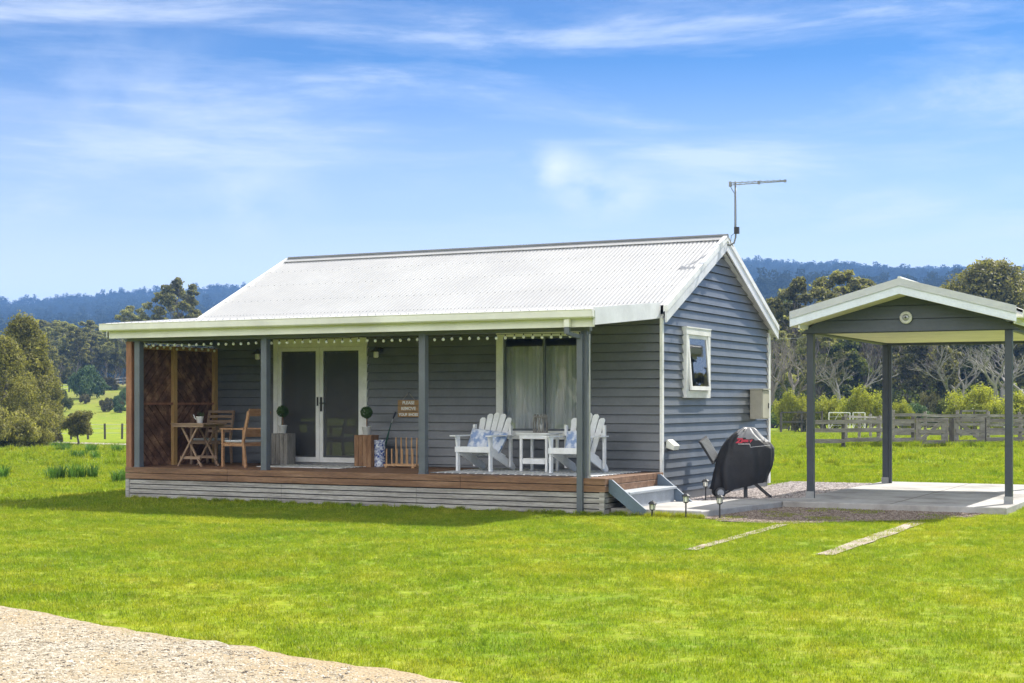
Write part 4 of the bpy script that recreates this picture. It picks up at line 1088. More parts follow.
def timber_gate(p0, p1, label, flip):
    t = thing('timber_gate', label, 'gate', tuple(p0), 0, 'grey timber yard gates')
    dv = p1 - p0; side = Vector((dv.y, -dv.x, 0)).normalized() * .10
    Z = Vector((0, 0, 1))
    for k in (.04, .96): MB().bar(dv * k + side + Z * .06, dv * k + side + Z * 1.12, .20, .06, side).build('stile', M['fencewood'], t)
    for z in (.22, .62, 1.04): MB().bar(dv * .03 + side * 1.6 + Z * z, dv * .97 + side * 1.6 + Z * z, .04, .14).build('rail', M['fencewood'], t)
    a, b = (.10, .90) if flip else (.90, .10)
    MB().bar(dv * a + side * 1.3 + Z * .28, dv * b + side * 1.3 + Z * 1.0, .04, .13).build('brace', M['fencewood'], t)
rail_fence(fence_pts(808, 56.0), fence_pts(913, 57.0), 3, 'weathered three-rail fence beyond the slab, left of the yard gates', dark=(1, 3))
timber_gate(fence_pts(916, 57.05), fence_pts(944, 57.2), 'grey timber gate with its brace rising to the right', True)
timber_gate(fence_pts(953, 57.25), fence_pts(982, 57.5), 'grey timber gate with its brace falling to the right', False)
gp_ = thing('gate_posts', 'pair of pale thick gate posts standing between the two timber gates', 'gate post', tuple(fence_pts(948.5, 57.2)))
MB().box(-.20, -.02, -.09, .09, -.2, 1.12).build('post', M['fencewood'], gp_); MB().box(.04, .20, -.09, .09, -.2, 1.10).build('post', M['fencedark'], gp_)
rail_fence(fence_pts(985, 57.5), fence_pts(1090, 58.5), 3, 'weathered three-rail fence right of the yard gates', dark=(0,))
rail_fence(fence_pts(893, 66), fence_pts(1080, 69), 6, 'second grey rail fence behind the yard gates', h=1.3, rails=(.35, .75, 1.15), rh=.13)
rail_fence(fence_pts(846, 66), fence_pts(880, 84), 3, 'short rail fence running away behind the yard', h=1.2, rails=(.5, 1.1), rh=.10)
rail_fence(fence_pts(781, 96), fence_pts(822, 97), 2, 'dark low rail fence at the far edge of the lawn', h=1.3, rails=(.7, 1.3), m='fencedark', rh=.10)
def metal_gate(u0, u1, d, label):
    p0, p1 = fence_pts(u0, d), fence_pts(u1, d); dv = p1 - p0; t = thing('metal_gate', label, 'gate', tuple(p0), 0, 'pale tube gates of the stock yard')
    Z = Vector((0, 0, 1))
    b = MB()
    for z in (.35, 1.35): b.tube([Z * z, dv + Z * z], .028, 6)
    for k in (0, 1): b.tube([dv * k + Z * .35, dv * k + Z * 1.35], .028, 6)
    b.build('frame', M['galvpot'], t)
    b = MB()
    for z in (.6, .85, 1.1): b.tube([Z * z, dv + Z * z], .014, 5)
    b.build('bars', M['galv'], t)
    MB().tube([Z * .35, dv * .5 + Z * 1.35, dv + Z * .35], .016, 5).build('brace', M['galvpot'], t)
metal_gate(829, 850, 88, 'pale tube gate in front of the yellow-green bushes, left one')
metal_gate(853, 865, 86, 'small white tube gate beside the large yellow-green bush')
t = thing('stock_frame', 'low rail frame standing behind the right timber gate', 'yard frame', tuple(fence_pts(961, 76)))
pv = fence_pts(987, 77) - fence_pts(961, 76)
for k in (0, .5, 1): MB().bar(pv * k, pv * k + Vector((0, 0, 1.45)), .1, .1, (0, 1, 0)).build('post', M['fencedark'], t)
for z in (1.05, 1.40): MB().bar(Vector((0, 0, z)), pv + Vector((0, 0, z)), .05, .09).build('rail', M['fencewood'], t)
# wire fence along the track on the left
t = thing('wire_fence', 'post and wire fence along the track at the edge of the left paddock', 'fence', tuple(fence_pts(20, 108)))
o_ = fence_pts(20, 108); wps = [fence_pts(20 + i * 17, 108 + i * .7) for i in range(14)]
for p in wps: MB().bar(p - o_ + Vector((0, 0, -.2)), p - o_ + Vector((random.uniform(-.04, .04), 0, 1.15)), .11, .11, (0, 1, 0)).build('post', M['fencedark'], t)
for z in (.45, .8, 1.08): MB().tube([p - o_ + Vector((0, 0, z)) for p in wps], .012, 4).build('wire', M['galv'], t)
t = thing('wire_fence', 'post and wire fence crossing the green hillside far to the left', 'fence', tuple(fence_pts(60, 215)))
o_ = fence_pts(60, 215); wps = [fence_pts(60 + i * 9, 215 + i * 4) for i in range(12)]
for p in wps: MB().bar(p - o_ + Vector((0, 0, -.2)), p - o_ + Vector((0, 0, 1.25)), .16, .16, (0, 1, 0)).build('post', M['fencedark'], t)
for z in (.6, 1.1): MB().tube([p - o_ + Vector((0, 0, z)) for p in wps], .02, 4).build('wire', M['galv'], t)
# track behind the lawn edge
b = MB(); tp = []
for i in range(40):
    u = -60 + i * 8; d = 99 + 3.0 * sin(i * .2) - i * .06
    a = fence_pts(u, d, .06); c = fence_pts(u, d + 3.4, .06); tp.append((a, c))
for (a, c), (e, f) in zip(tp, tp[1:]): b.quad(a, e, f, c)
tag(b.build('gravel_track', M['track']), kind='structure')

# ------------------------------------------------------------------ PLANTS AND TREES
import numpy as np
def leaves(blobs, n, size, seed, squash=.55, shell=.55, drop=0):
    """n leaf quads spread through the blobs (centre, radii)"""
    r = np.random.default_rng(seed)
    vol = np.array([b[1][0] * b[1][1] + b[1][0] * b[1][2] for b in blobs]); pk = r.choice(len(blobs), n, p=vol / vol.sum())
    C = np.array([b[0] for b in blobs])[pk]; R = np.array([b[1] for b in blobs])[pk]
    v = r.normal(size=(n, 3)); v /= np.linalg.norm(v, axis=1)[:, None]
    k = shell + (1 - shell) * r.random(n) ** .6
    lump = 1 + .22 * np.sin(v[:, 0] * 7 + pk * 1.7) * np.cos(v[:, 2] * 6 + pk) + .12 * r.normal(size=n)
    P_ = C + v * R * (k * lump)[:, None]
    nrm = v * .8 + r.normal(size=(n, 3)) * .75; nrm[:, 2] += .25; nrm /= np.linalg.norm(nrm, axis=1)[:, None]
    a = r.normal(size=(n, 3)); a[:, 2] -= drop; a -= nrm * (a * nrm).sum(1)[:, None]; a /= np.linalg.norm(a, axis=1)[:, None]
    c = np.cross(nrm, a); s = size * r.uniform(.6, 1.3, n)[:, None]
    bend = nrm * s * .25
    V = np.stack([P_ - a * s, P_ + c * s * squash + bend, P_ + a * s, P_ - c * s * squash + bend], 1).reshape(-1, 3)
    return V
def leafmesh(name, V, m):
    me = bpy.data.meshes.new(name); n = len(V) // 4
    me.vertices.add(len(V)); me.vertices.foreach_set('co', V.astype(np.float32).ravel())
    me.loops.add(4 * n); me.loops.foreach_set('vertex_index', np.arange(4 * n, dtype=np.int32))
    me.polygons.add(n); me.polygons.foreach_set('loop_start', np.arange(0, 4 * n, 4, dtype=np.int32)); me.polygons.foreach_set('loop_total', np.full(n, 4, np.int32))
    me.update(); me.validate(); me.materials.append(m); return me
def limb(b, a, c, r0, r1, rnd, n=5, seg=6, wob=.12):
    a = Vector(a); c = Vector(c); L = (c - a).length; pts = []
    for i in range(n + 1):
        t = i / n; p = a.lerp(c, t)
        if 0 < i < n: p += Vector((rnd.uniform(-1, 1), rnd.uniform(-1, 1), rnd.uniform(-.5, .8))) * L * wob * .5
        pts.append(p)
    b.tube(pts, [r0 + (r1 - r0) * i / n for i in range(n + 1)], seg); return pts
def gum_tree(seed, H, W, nblob, base=.42, nleaf=7000, leaf=.22, br=.9, lean=0, round_=0, trunkr=None, drop=.6):
    """returns (crown vertices, trunk MB): leaf clumps on the ends of branching limbs"""
    rnd = random.Random(seed); b = MB(); tr = trunkr or H * .022; blobs = []
    top = Vector((lean * H, rnd.uniform(-.04, .04) * H, H * .86))
    tp_ = limb(b, (0, 0, -.4), top, tr, tr * .25, rnd, 8, 8, .10)
    for i in range(nblob):
        t = base + (1 - base) * (i + .5) / nblob
        z = H * t; prof = (sin(pi * min(1, (t - base) / (1 - base) * .85 + .15)) ** .6 if not round_ else sqrt(max(0, 1 - ((t - base) / (1 - base) * 2 - .9) ** 2 * .8)))
        a = i * 2.4 + rnd.uniform(-.5, .5); R = W * prof * rnd.uniform(.45, 1.0) * (0.2 if t > .95 else 1)
        c = Vector((cos(a) * R + lean * H * t, sin(a) * R, z))
        k = tp_[min(8, max(2, int(8 * t * .8)))]
        pp = limb(b, k, c - Vector((0, 0, .2)), tr * .35 * (1.2 - t), tr * .06, rnd, 4, 5, .22)
        s = br * rnd.uniform(.7, 1.25) * (1.1 - .3 * t)
        blobs.append((tuple(c), (s * rnd.uniform(.9, 1.4), s * rnd.uniform(.9, 1.4), s * rnd.uniform(.55, .8))))
        for j in range(2):
            q = c + Vector((rnd.uniform(-1, 1), rnd.uniform(-1, 1), rnd.uniform(-.7, .5))) * s * 1.2
            blobs.append((tuple(q), (s * .6, s * .6, s * .4)))
            limb(b, pp[3], q, tr * .06, tr * .03, rnd, 2, 4)
    return leaves(blobs, nleaf, leaf, seed, drop=drop, shell=.45), b
def tree_proto(kind, V, tb, lm, bm='bark'):
    cm = leafmesh(kind + '_crown', V, M[lm]); to = tb.build('trunk', M[bm], smooth=True, fix=False); tm = to.data; bpy.data.objects.remove(to); return cm, tm
def place(proto, name, u, d, sc, label, cat='tree', group=None, rz=None, sz=1, dz=0):
    x, y = at(u, d) if d is not None else u; cm, tm = proto
    t = thing(name, label, cat, (x, y, ground_z(x, y) + dz), random.random() * 6.28 if rz is None else rz, group); t.scale = (sc, sc, sc * sz)
    for nm, me in (('crown', cm), ('trunk', tm)):
        if me is None: continue
        o = bpy.data.objects.new(nm if name.endswith('tree') else {'crown': 'foliage', 'trunk': 'stems'}[nm], me); COL.objects.link(o); o.parent = t
    return t
G1 = tree_proto('gum', *gum_tree(11, 14, 4.8, 44, .32, 15000, .20, .78), 'gum')
G2 = tree_proto('gum', *gum_tree(23, 15, 3.8, 34, .42, 11000, .20, .75), 'gum')
G3 = tree_proto('gum', *gum_tree(37, 13, 4.0, 30, .38, 9500, .20, .8, .05), 'gumgrey')
G4 = tree_proto('gum', *gum_tree(41, 16, 3.4, 26, .45, 8500, .20, .8, -.04), 'gumgrey')
G5 = tree_proto('gum', *gum_tree(53, 12, 3.6, 22, .20, 10000, .24, 1.1), 'dark')
def olive(seed, H, W, n):
    rnd = random.Random(seed); b = MB(); limb(b, (0, 0, -.3), (0, 0, H * .8), H * .03, H * .01, rnd, 6, 7); bl = []
    for i in range(n):
        t = rnd.random() ** .9; a = rnd.random() * 6.28; R = W * (1 - t ** 1.7) ** .6 * rnd.uniform(.72, 1.08); s = H * rnd.uniform(.05, .085)
        bl.append(((cos(a) * R, sin(a) * R, H * (.06 + .9 * t)), (s * 1.2, s * 1.2, s)))
        if i % 3 == 0: limb(b, (0, 0, H * t * .7), (cos(a) * R, sin(a) * R, H * (.05 + .88 * t)), H * .008, H * .002, rnd, 3, 4)
    return leaves(bl, 32000, H * .0105, seed, shell=.92, drop=.3), b
O1 = tree_proto('olive_gum', *olive(5, 8.5, 1.9, 84), 'gumolive')
O2 = tree_proto('olive_gum', *olive(6, 8.0, 2.3, 90), 'gumolive')
def bush(seed, W, H, n, leaf, nl, spiky=0, shell=.6):
    rnd = random.Random(seed); b = MB(); bl = []
    for i in range(n):
        a = rnd.random() * 6.28; R = W * sqrt(rnd.random()) * .85; k = max(.25, 1 - (R / W) ** 2) ** .35; z = H * k * rnd.uniform(.25, .85)
        s = W * rnd.uniform(.20, .34); bl.append(((cos(a) * R, sin(a) * R, max(s * .5, z)), (s, s, s * (1.1 if spiky else .75))))
        if i % 2: limb(b, (cos(a) * R * .15, sin(a) * R * .15, -.1), (cos(a) * R, sin(a) * R, z), .04 * W, .01 * W, rnd, 3, 5)
    V = leaves(bl, nl, leaf, seed, squash=.3 if spiky else .55, shell=shell, drop=-1.0 if spiky else 0)
    return V, b
B1 = tree_proto('bush', *bush(61, 1.0, 1.1, 22, .045, 7000), 'gumolive')
B2 = tree_proto('bush', *bush(62, 1.0, 1.35, 30, .055, 9000, 1, .3), 'gorse')
B2b = tree_proto('bush', *bush(66, 1.0, 1.2, 26, .055, 8000, 1, .3), 'gorse')
B3 = tree_proto('bush', *bush(63, 1.0, 1.3, 26, .05, 7000), 'dark')
B4 = tree_proto('bush', *bush(64, 1.0, 1.3, 26, .05, 7000), 'bluegreen')
B5 = tree_proto('bush', *bush(65, 1.0, .9, 18, .06, 4000), 'scrub')
def bare(seed, H, spread, lean=0):
    rnd = random.Random(seed); b = MB()
    def grow(p, d, L, r, lv):
        q = p + d * L; mid = p + d * L * .5 + Vector((rnd.uniform(-1, 1), rnd.uniform(-1, 1), rnd.uniform(-1, 1))) * L * .09
        b.tube([p, mid, q], [r, r * .82, r * .62], 6 if lv < 3 else 4, cap=False)
        if lv >= 6: return
        for k in range(3 if lv in (0, 1, 3) else 2):
            nd = (d + Vector((rnd.uniform(-1, 1), rnd.uniform(-1, 1), rnd.uniform(-.3, .75))) * spread).normalized(); grow(q, nd, L * rnd.uniform(.62, .9), r * .58, lv + 1)
    grow(Vector((0, 0, -.2)), Vector((lean, 0, 1)).normalized(), H * .2, H * .028, 0)
    return b
def bare_proto(seed, H, spread, m, lean=0): o = bare(seed, H, spread, lean).build('trunk', M[m], smooth=True, fix=False); me = o.data; bpy.data.objects.remove(o); return (None, me)
D1 = bare_proto(3, 9, .75, 'deadbark'); D2 = bare_proto(8, 8, .65, 'deadbark', .2); D3 = bare_proto(14, 8, .7, 'bark', -.3)

def H_for(ytop, d, u): x, y = at(u, d); return hz(ytop, d) - ground_z(x, y)
def put_h(proto, H0, name, u, d, ytop, label, group=None, sz=1, rz=None, cat='tree'):
    return place(proto, name, u, d, H_for(ytop, d, u) / H0 / sz, label, cat, group, rz, sz)
# right hand side: gums behind the yards
put_h(G1, 14.2, 'gum_tree', 838, 150, 271, 'broad open-crowned gum tree whose top shows left of the carport peak', rz=1.0, sz=.95)
put_h(G2, 15, 'gum_tree', 800, 142, 279, 'gum tree with leaning limbs nearest the cottage rear corner', sz=1.0, rz=2)
put_h(G1, 14.2, 'gum_tree', 868, 168, 280, 'gum tree behind the left slope of the carport roof', rz=4.2)
put_h(O2, 8.0, 'gum_tree', 988, 150, 262, 'dense rounded olive gum tree rising above the right slope of the carport roof', sz=.80, rz=.6)
put_h(O1, 8.5, 'gum_tree', 955, 152, 288, 'lower dense olive gum crown just above the right slope of the carport roof', sz=.85, rz=2.6)
put_h(O2, 8.0, 'gum_tree', 1030, 156, 275, 'dense olive gum tree cut by the right edge of the view', sz=.8, rz=3.3)
rw = random.Random(99); GW = 'gum trees of the wood behind the stock yards'
k = 0
for d, us, yt in ((132, (776, 822, 846, 905, 930), (330, 322, 338, 330, 318)), (146, (783, 812, 858, 880, 898, 918, 944, 968, 1010, 1050), (312, 300, 308, 318, 310, 300, 312, 305, 308, 300)),
                  (168, (770, 790, 826, 852, 888, 910, 936, 962, 1000, 1040, 1080), (318, 302, 312, 296, 300, 304, 296, 300, 290, 296, 300)), (196, (764, 780, 806, 840, 870, 900, 925, 950, 980, 1020, 1066), (322, 300, 306, 300, 304, 308, 304, 302, 304, 300, 302))):
    for u, y in zip(us, yt):
        pr, h0 = ((G4, 16), (G3, 13), (G5, 12), (G2, 15), (G1, 14))[k % 5]; k += 1
        put_h(pr, h0 * 1.02, 'gum_tree', u + rw.uniform(-3, 3), d + rw.uniform(-4, 4), y + rw.uniform(-4, 6), 'tall gum tree in the dense wood behind the stock yards', GW)
# dark undergrowth in the wood: one mass that nobody would count
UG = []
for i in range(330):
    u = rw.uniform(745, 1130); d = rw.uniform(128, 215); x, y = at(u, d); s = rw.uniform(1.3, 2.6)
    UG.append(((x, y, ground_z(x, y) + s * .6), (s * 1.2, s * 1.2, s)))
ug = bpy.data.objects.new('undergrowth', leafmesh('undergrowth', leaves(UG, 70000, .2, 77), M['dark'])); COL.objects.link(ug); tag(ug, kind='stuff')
place(D1, 'bare_tree', 1000, 116, 1.55, 'bleached bare tree with spreading pale limbs, right of the carport light', sz=.75, rz=.5)
place(D1, 'bare_tree', 958, 128, 1.4, 'pale leafless tree behind the wide yellow-green bush', sz=.8, rz=3.4)
place(D2, 'bare_tree', 838, 118, 1.25, 'bare pinkish-grey tree between the two left carport posts', sz=.8, rz=1.2)
place(D3, 'bare_tree', 786, 112, 1.4, 'dark-limbed leaning bare tree just right of the meter box', sz=.85, rz=2.2)
place(D2, 'bare_tree', 1040, 120, 1.5, 'pale bare tree at the right edge behind the outer post', sz=.8, rz=4)
D4 = bare_proto(21, 13, .36, 'bark'); D5 = bare_proto(27, 12, .42, 'bark')
for i, (u, d, s) in enumerate(((772, 126, .8), (817, 136, .9), (868, 138, .85), (908, 136, .95))):
    place((D4, D5)[i % 2], 'bare_tree', u, d, s, 'thin upright leafless tree at the front of the wood behind the yards', group='thin bare stems along the front of the wood')
# yellow-green bushes
def put_b(pr, u, d, wpx, ytop, label, group, name='bush', hh=1.35):
    W = wpx / 2 / FPX * d; x, y = at(u, d); h = hz(ytop, d) - ground_z(x, y)
    place(pr, name, u, d, W, label, 'bush', group, None, h / (W * hh))
GG = 'yellow-green broom bushes along the yard'
put_b(B2, 791, 104, 36, 390, 'yellow-green bush left of the front left carport post', GG)
put_b(B2b, 828, 103, 40, 396, 'low yellow-green bush behind the pale tube gate', GG, hh=1.2)
put_b(B2, 863, 100, 44, 386, 'large rounded yellow-green bush left of the rear carport post', GG)
put_b(B2b, 901, 102, 26, 400, 'small yellow-green bush just right of the rear carport post', GG, hh=1.2)
put_b(B2, 978, 98, 66, 385, 'widest yellow-green bush, behind the right timber gate', GG)
put_b(B2b, 1030, 100, 48, 389, 'yellow-green bush cut by the right edge of the view', GG, hh=1.2)
put_b(B4, 915, 108, 34, 398, 'blue-green shrub behind the left timber gate', None, 'shrub')
put_b(B3, 944, 100, 30, 399, 'dark shrub between the blue-green shrub and the widest yellow-green bush', None, 'shrub')
put_b(B4, 772, 116, 40, 401, 'bluish shrub against the rear corner of the cottage', None, 'shrub')
put_b(B5, 930, 116, 26, 376, 'slim pale green sapling behind the left timber gate', None, 'sapling', hh=1.2)
put_b(B5, 802, 97, 20, 409, 'low brownish scrub under the dark rail fence', None, 'shrub', hh=.9)
# left hand side
put_h(O1, 8.3, 'gum_tree', 24, 100, 322, 'tallest dense olive gum tree at the left edge', rz=1.1)
put_h(O2, 7.8, 'gum_tree', 3, 92, 340, 'dense olive gum tree cut by the left edge, in front of the tallest', rz=2.0)
put_h(O1, 8.3, 'gum_tree', 40, 112, 362, 'olive gum tree right of the tallest one, leaning over the paddock', rz=5, sz=.9)
put_h(O2, 7.8, 'gum_tree', -28, 98, 350, 'olive gum tree just outside the left edge', rz=4)
put_b(B1, 8, 80, 66, 404, 'pale olive rounded bush at the foot of the left gum trees', None, hh=1.1)
put_b(B1, 34, 84, 40, 416, 'low pale olive bush beside the lawn edge at the far left', None, hh=1.1)
put_b(B1, -14, 78, 50, 398, 'olive bush cut by the left edge of the view', None, hh=1.1)
def small_tree(seed, lm):
    rnd = random.Random(seed); b = MB(); bl = []
    limb(b, (0, 0, -.1), (0, 0, .55), .055, .04, rnd, 3, 8)
    for i in range(26):
        a = rnd.random() * 6.28; r = .62 * sqrt(rnd.random()); z = .95 + .55 * sqrt(max(0, 1 - (r / .72) ** 2)) * rnd.uniform(-.9, .9); s = rnd.uniform(.17, .27)
        bl.append(((cos(a) * r, sin(a) * r, z), (s, s, s * .8))); limb(b, (0, 0, .5), (cos(a) * r, sin(a) * r, z), .025, .006, rnd, 3, 4)
    return tree_proto('small', leaves(bl, 8000, .045, seed), b, lm)
ST = small_tree(70, 'gumolive')
put_h(ST, 1.55, 'round_tree', 78, 96, 410, 'small round-crowned tree on a short trunk beside the track')
put_b(B4, 88, 205, 34, 359, 'pale blue-green round tree below the wooded slope on the left', None, 'shrub_tree')
put_b(B3, 62, 182, 22, 388, 'dark round bush at the top of the left paddock', None)
put_b(B3, 50, 184, 26, 397, 'dark low bush in the shade of the left gum trees', None)
put_b(B5, 57, 100, 12, 424, 'small twiggy grey bush left of the round-crowned tree', None)
k = 0; GL = 'gum trees on the wooded slope left of the cottage'
for d, us, yt in ((225, (34, 46, 60), (344, 340, 352)), (262, (34, 50, 64, 76, 90, 104, 118, 132), (330, 326, 322, 326, 328, 332, 330, 334)),
                  (300, (28, 44, 60, 74, 88, 100, 114, 128, 146), (326, 322, 318, 320, 316, 322, 326, 322, 318))):
    for u, y in zip(us, yt):
        pr, h0 = ((G3, 13), (G2, 15), (G1, 14), (G4, 16), (G3, 13))[k % 5]; k += 1
        put_h(pr, h0 * 1.02, 'gum_tree', u + rw.uniform(-3, 3), d + rw.uniform(-8, 8), y + rw.uniform(-3, 5), 'gum tree on the wooded slope beyond the left paddock', GL, sz=.9)
put_h(G2, 15, 'gum_tree', 178, 235, 279, 'tall ragged gum tree rising above the left end of the verandah roof', rz=.4)
put_h(G4, 16, 'gum_tree', 162, 240, 294, 'thin gum tree left of the tall ragged one above the verandah roof', rz=2)
put_h(G3, 13, 'gum_tree', 131, 250, 307, 'small gum crown above the left corner of the verandah roof', rz=5)
for u, y in ((205, 318), (225, 322), (190, 315), (250, 330)): put_h(G3, 13, 'gum_tree', u, 255, y, 'gum tree mostly hidden behind the cottage roof', 'gum trees behind the cottage roof')
for i in range(26):
    u = rw.uniform(74, 150); d = rw.uniform(172, 262); put_b((B5, B5, B4)[i % 3], u, d, rw.uniform(7, 17), None or (Y0 - (ground_z(*at(u, d)) + rw.uniform(.7, 1.5) - CZ) * FPX / d), 'low grey-green scrub bush on the hillside left of the verandah', 'scrub bushes dotted over the left hillside', 'bush', .9)
# trees across the drive, behind the viewpoint: they show in the front window
for i, (x, y, s) in enumerate(((-17, -42, .9), (-24, -50, 1.0), (-12, -50, .8), (-34, -66, 1.2), (-27, -74, 1.3), (-18, -66, 1.1), (-40, -82, 1.3), (-21, -58, .9), (-30, -56, 1.0), (-14, -76, 1.3), (-22, -90, 1.5), (-34, -96, 1.6), (-48, -90, 1.5), (-40, -70, 1.1), (-7, -60, 1.0), (-50, -76, 1.2))):
    place((G1, D1, G2, G3)[i % 4], 'gum_tree', (x, y), None, s, 'gum tree across the driveway, seen only as a reflection in the front window', group='trees across the driveway reflected in the front window')

for i, (x, y, s) in enumerate(((34, 86, 1.0), (42, 96, 1.1), (28, 92, 1.0), (38, 108, 1.2), (50, 104, 1.2), (31, 104, 1.1), (24, 82, .8))):
    place((G1, G2, G3)[i % 3], 'gum_tree', (x, y), None, s * .6, 'gum tree far beyond the carport, seen only as a reflection in the gable window', group='trees reflected in the gable window')
# strappy leaved clumps at the lawn edge
def clump(seed, n=70):
    r = random.Random(seed); b = MB()
    for i in range(n):
        a = r.random() * 6.28; R = r.uniform(0, .16); L = r.uniform(.22, .42); tl = r.uniform(.1, .55); p = Vector((cos(a) * R, sin(a) * R, 0)); o = Vector((cos(a), sin(a), 0))
        w = Vector((-sin(a + r.uniform(-1, 1)), cos(a), 0)).normalized() * .010
        p1 = p + o * L * tl * .35 + Vector((0, 0, L * .6)); p2 = p + o * L * tl + Vector((0, 0, L * (1 - tl * .25)))
        b.quad(p - w, p + w, p1 + w, p1 - w).quad(p1 - w, p1 + w, p2 + w * .3, p2 - w * .3)
    o = b.build('daffodil_clump', M['strappy'], fix=False); me = o.data; bpy.data.objects.remove(o); return me
CM = [clump(i) for i in (1, 2, 3)]
for i, (u, v, s, lb) in enumerate(((82, 458.5, 1.0, 'clump of strappy leaves below the round-crowned tree'), (68, 479, 1.25, 'widest clump of strappy leaves on the lawn, nearest the camera on the left'), (93, 451, 1.1, 'clump of strappy leaves at the lawn edge right of the round-crowned tree'),
        (116, 452, 1.1, 'clump of strappy leaves at the lawn edge beside the verandah screen'), (57, 449, 1.3, 'clump of strappy leaves at the lawn edge left of the round-crowned tree'), (119, 482, 1.0, 'clump of strappy leaves against the deck corner'), (1, 478, 1.1, 'clump of strappy leaves cut by the left edge'), (66, 450, .9, 'small clump of strappy leaves directly under the round-crowned tree'))):
    d = FPX * CZ / (v - Y0); x, y = at(u, d)
    t = thing('strappy_clump', lb, 'plant', (x, y, ground_z(x, y) + .0), i, 'strappy leaved clumps on the lawn')
    for j in range(3 + (i in (0, 1)) * 2):
        o = bpy.data.objects.new('leaves', CM[(i + j) % 3]); COL.objects.link(o); o.parent = t; o.location = ((j - 1.5) * .22, .1 * (j % 2), 0); o.scale = (s * .72,) * 3; o.rotation_euler = (0, 0, j * 2)

# ------------------------------------------------------------------ scattered stuff (geometry nodes)
def scatter(name, pts, meshes, align=False):
    me = bpy.data.meshes.new(name); me.from_pydata([p[:3] for p in pts], [], [])
    for nm, k, tp in (('rot', 3, 'FLOAT'), ('scl', 4, 'FLOAT'), ('idx', 5, 'INT')):
        a = me.attributes.new(nm, tp, 'POINT'); a.data.foreach_set('value', [p[k] for p in pts])
    o = bpy.data.objects.new(name, me); COL.objects.link(o)
    c = bpy.data.collections.new(name + '_tiles')
    for i, m in enumerate(meshes): c.objects.link(bpy.data.objects.new('%s_tile_%02d' % (name, i), m))
    ng = bpy.data.node_groups.new(name, 'GeometryNodeTree'); ng.interface.new_socket('Geometry', in_out='INPUT', socket_type='NodeSocketGeometry'); ng.interface.new_socket('Geometry', in_out='OUTPUT', socket_type='NodeSocketGeometry')
    N = ng.nodes; gi = N.new('NodeGroupInput'); go = N.new('NodeGroupOutput'); ip = N.new('GeometryNodeInstanceOnPoints'); ci = N.new('GeometryNodeCollectionInfo')
    ci.inputs['Collection'].default_value = c; ci.inputs['Separate Children'].default_value = True; ci.inputs['Reset Children'].default_value = True
    ip.inputs['Pick Instance'].default_value = True
    def att(nm, tp): n = N.new('GeometryNodeInputNamedAttribute'); n.data_type = tp; n.inputs['Name'].default_value = nm; return n.outputs['Attribute']
    cx = N.new('ShaderNodeCombineXYZ'); L = ng.links
    L.new(att('rot', 'FLOAT'), cx.inputs[2]); L.new(cx.outputs[0], ip.inputs['Rotation']); L.new(att('scl', 'FLOAT'), ip.inputs['Scale']); L.new(att('idx', 'INT'), ip.inputs['Instance Index'])
    L.new(gi.outputs[0], ip.inputs['Points']); L.new(ci.outputs[0], ip.inputs['Instance']); L.new(ip.outputs[0], go.inputs[0])
    md = o.modifiers.new('scatter', 'NODES'); md.node_group = ng
    return tag(o, kind='stuff')
def inpoly(x, y, P_):
    c = False; n = len(P_)
    for i in range(n):
        (xa, ya), (xb, yb) = P_[i], P_[i - 1]
        if (ya > y) != (yb > y) and x < (xb - xa) * (y - ya) / (yb - ya) + xa: c = not c
    return c
def blade_tile(seed, n, T_, hmin, hmax, w):
    r = np.random.default_rng(seed); p = np.zeros((n, 3)); p[:, :2] = r.uniform(-T_ / 2, T_ / 2, (n, 2)) * 1.15; p[:, 2] = -.012
    a = r.uniform(0, 6.283, n); h = r.uniform(hmin, hmax, n) * (1 + .4 * (r.random(n) > .93)); ln = r.uniform(.1, .7, n) * h; b = r.uniform(0, 6.283, n)
    W = np.stack([np.cos(a), np.sin(a), np.zeros(n)], 1) * (w * r.uniform(.6, 1.2, n))[:, None]
    Ln = np.stack([np.cos(b) * ln, np.sin(b) * ln, h], 1)
    m1 = p + Ln * [.35, .35, .6]; t = p + Ln
    V = np.stack([p - W, p + W, m1 + W * .8, m1 - W * .8, m1 - W * .8, m1 + W * .8, t + W * .12, t - W * .12], 1).reshape(-1, 3)
    return leafmesh('blades', V, M['grass'])
NT = [blade_tile(i, 330, .3, .02, .052, .0028) for i in range(5)]
FT = [blade_tile(20 + i, 300, .62, .03, .075, .0065) for i in range(4)]
VT = [blade_tile(30 + i, 300, 1.3, .04, .11, .014) for i in range(3)]
keep = [GB, [(1.88, .43), (5.37, .43), (5.37, 7.32), (1.88, 7.32)], [(.02, -2.24), (1.52, -2.24), (1.76, -.5), (1.92, .3), (1.92, 1.45), (.02, 1.4)]]
rs = random.Random(4)
def lawn_ok(x, y, m=.12):
    if XL + .1 < x < 0 and -2.3 < y < D: return False
    if any(inpoly(x, y, P_) for P_ in keep): return False
    if inpoly(x, y, GF): return rs.random() < (.10 + .9 * sm(.35, -.1, x - 1.5) * 0 + (.45 if mn.noise((x * 1.1, y * 1.1, 8)) > .12 else 0))
    if y < drive_edge(x) + m - .2 + .16 * rs.random() and y > -22 and -14 < x < 16: return rs.random() < .22 * exp((y - drive_edge(x)) * 5) + .004
    for (x0, y0, x1, y1, w) in ((2.93, -2.9, 3.05, -6.9, .07), (4.5, -1.6, 4.56, -6.75, .10)):
        if y1 < y < y0 and abs(x - (x0 + (x1 - x0) * (y - y0) / (y1 - y0))) < w + .06: return rs.random() < .6
    return True
pts = []
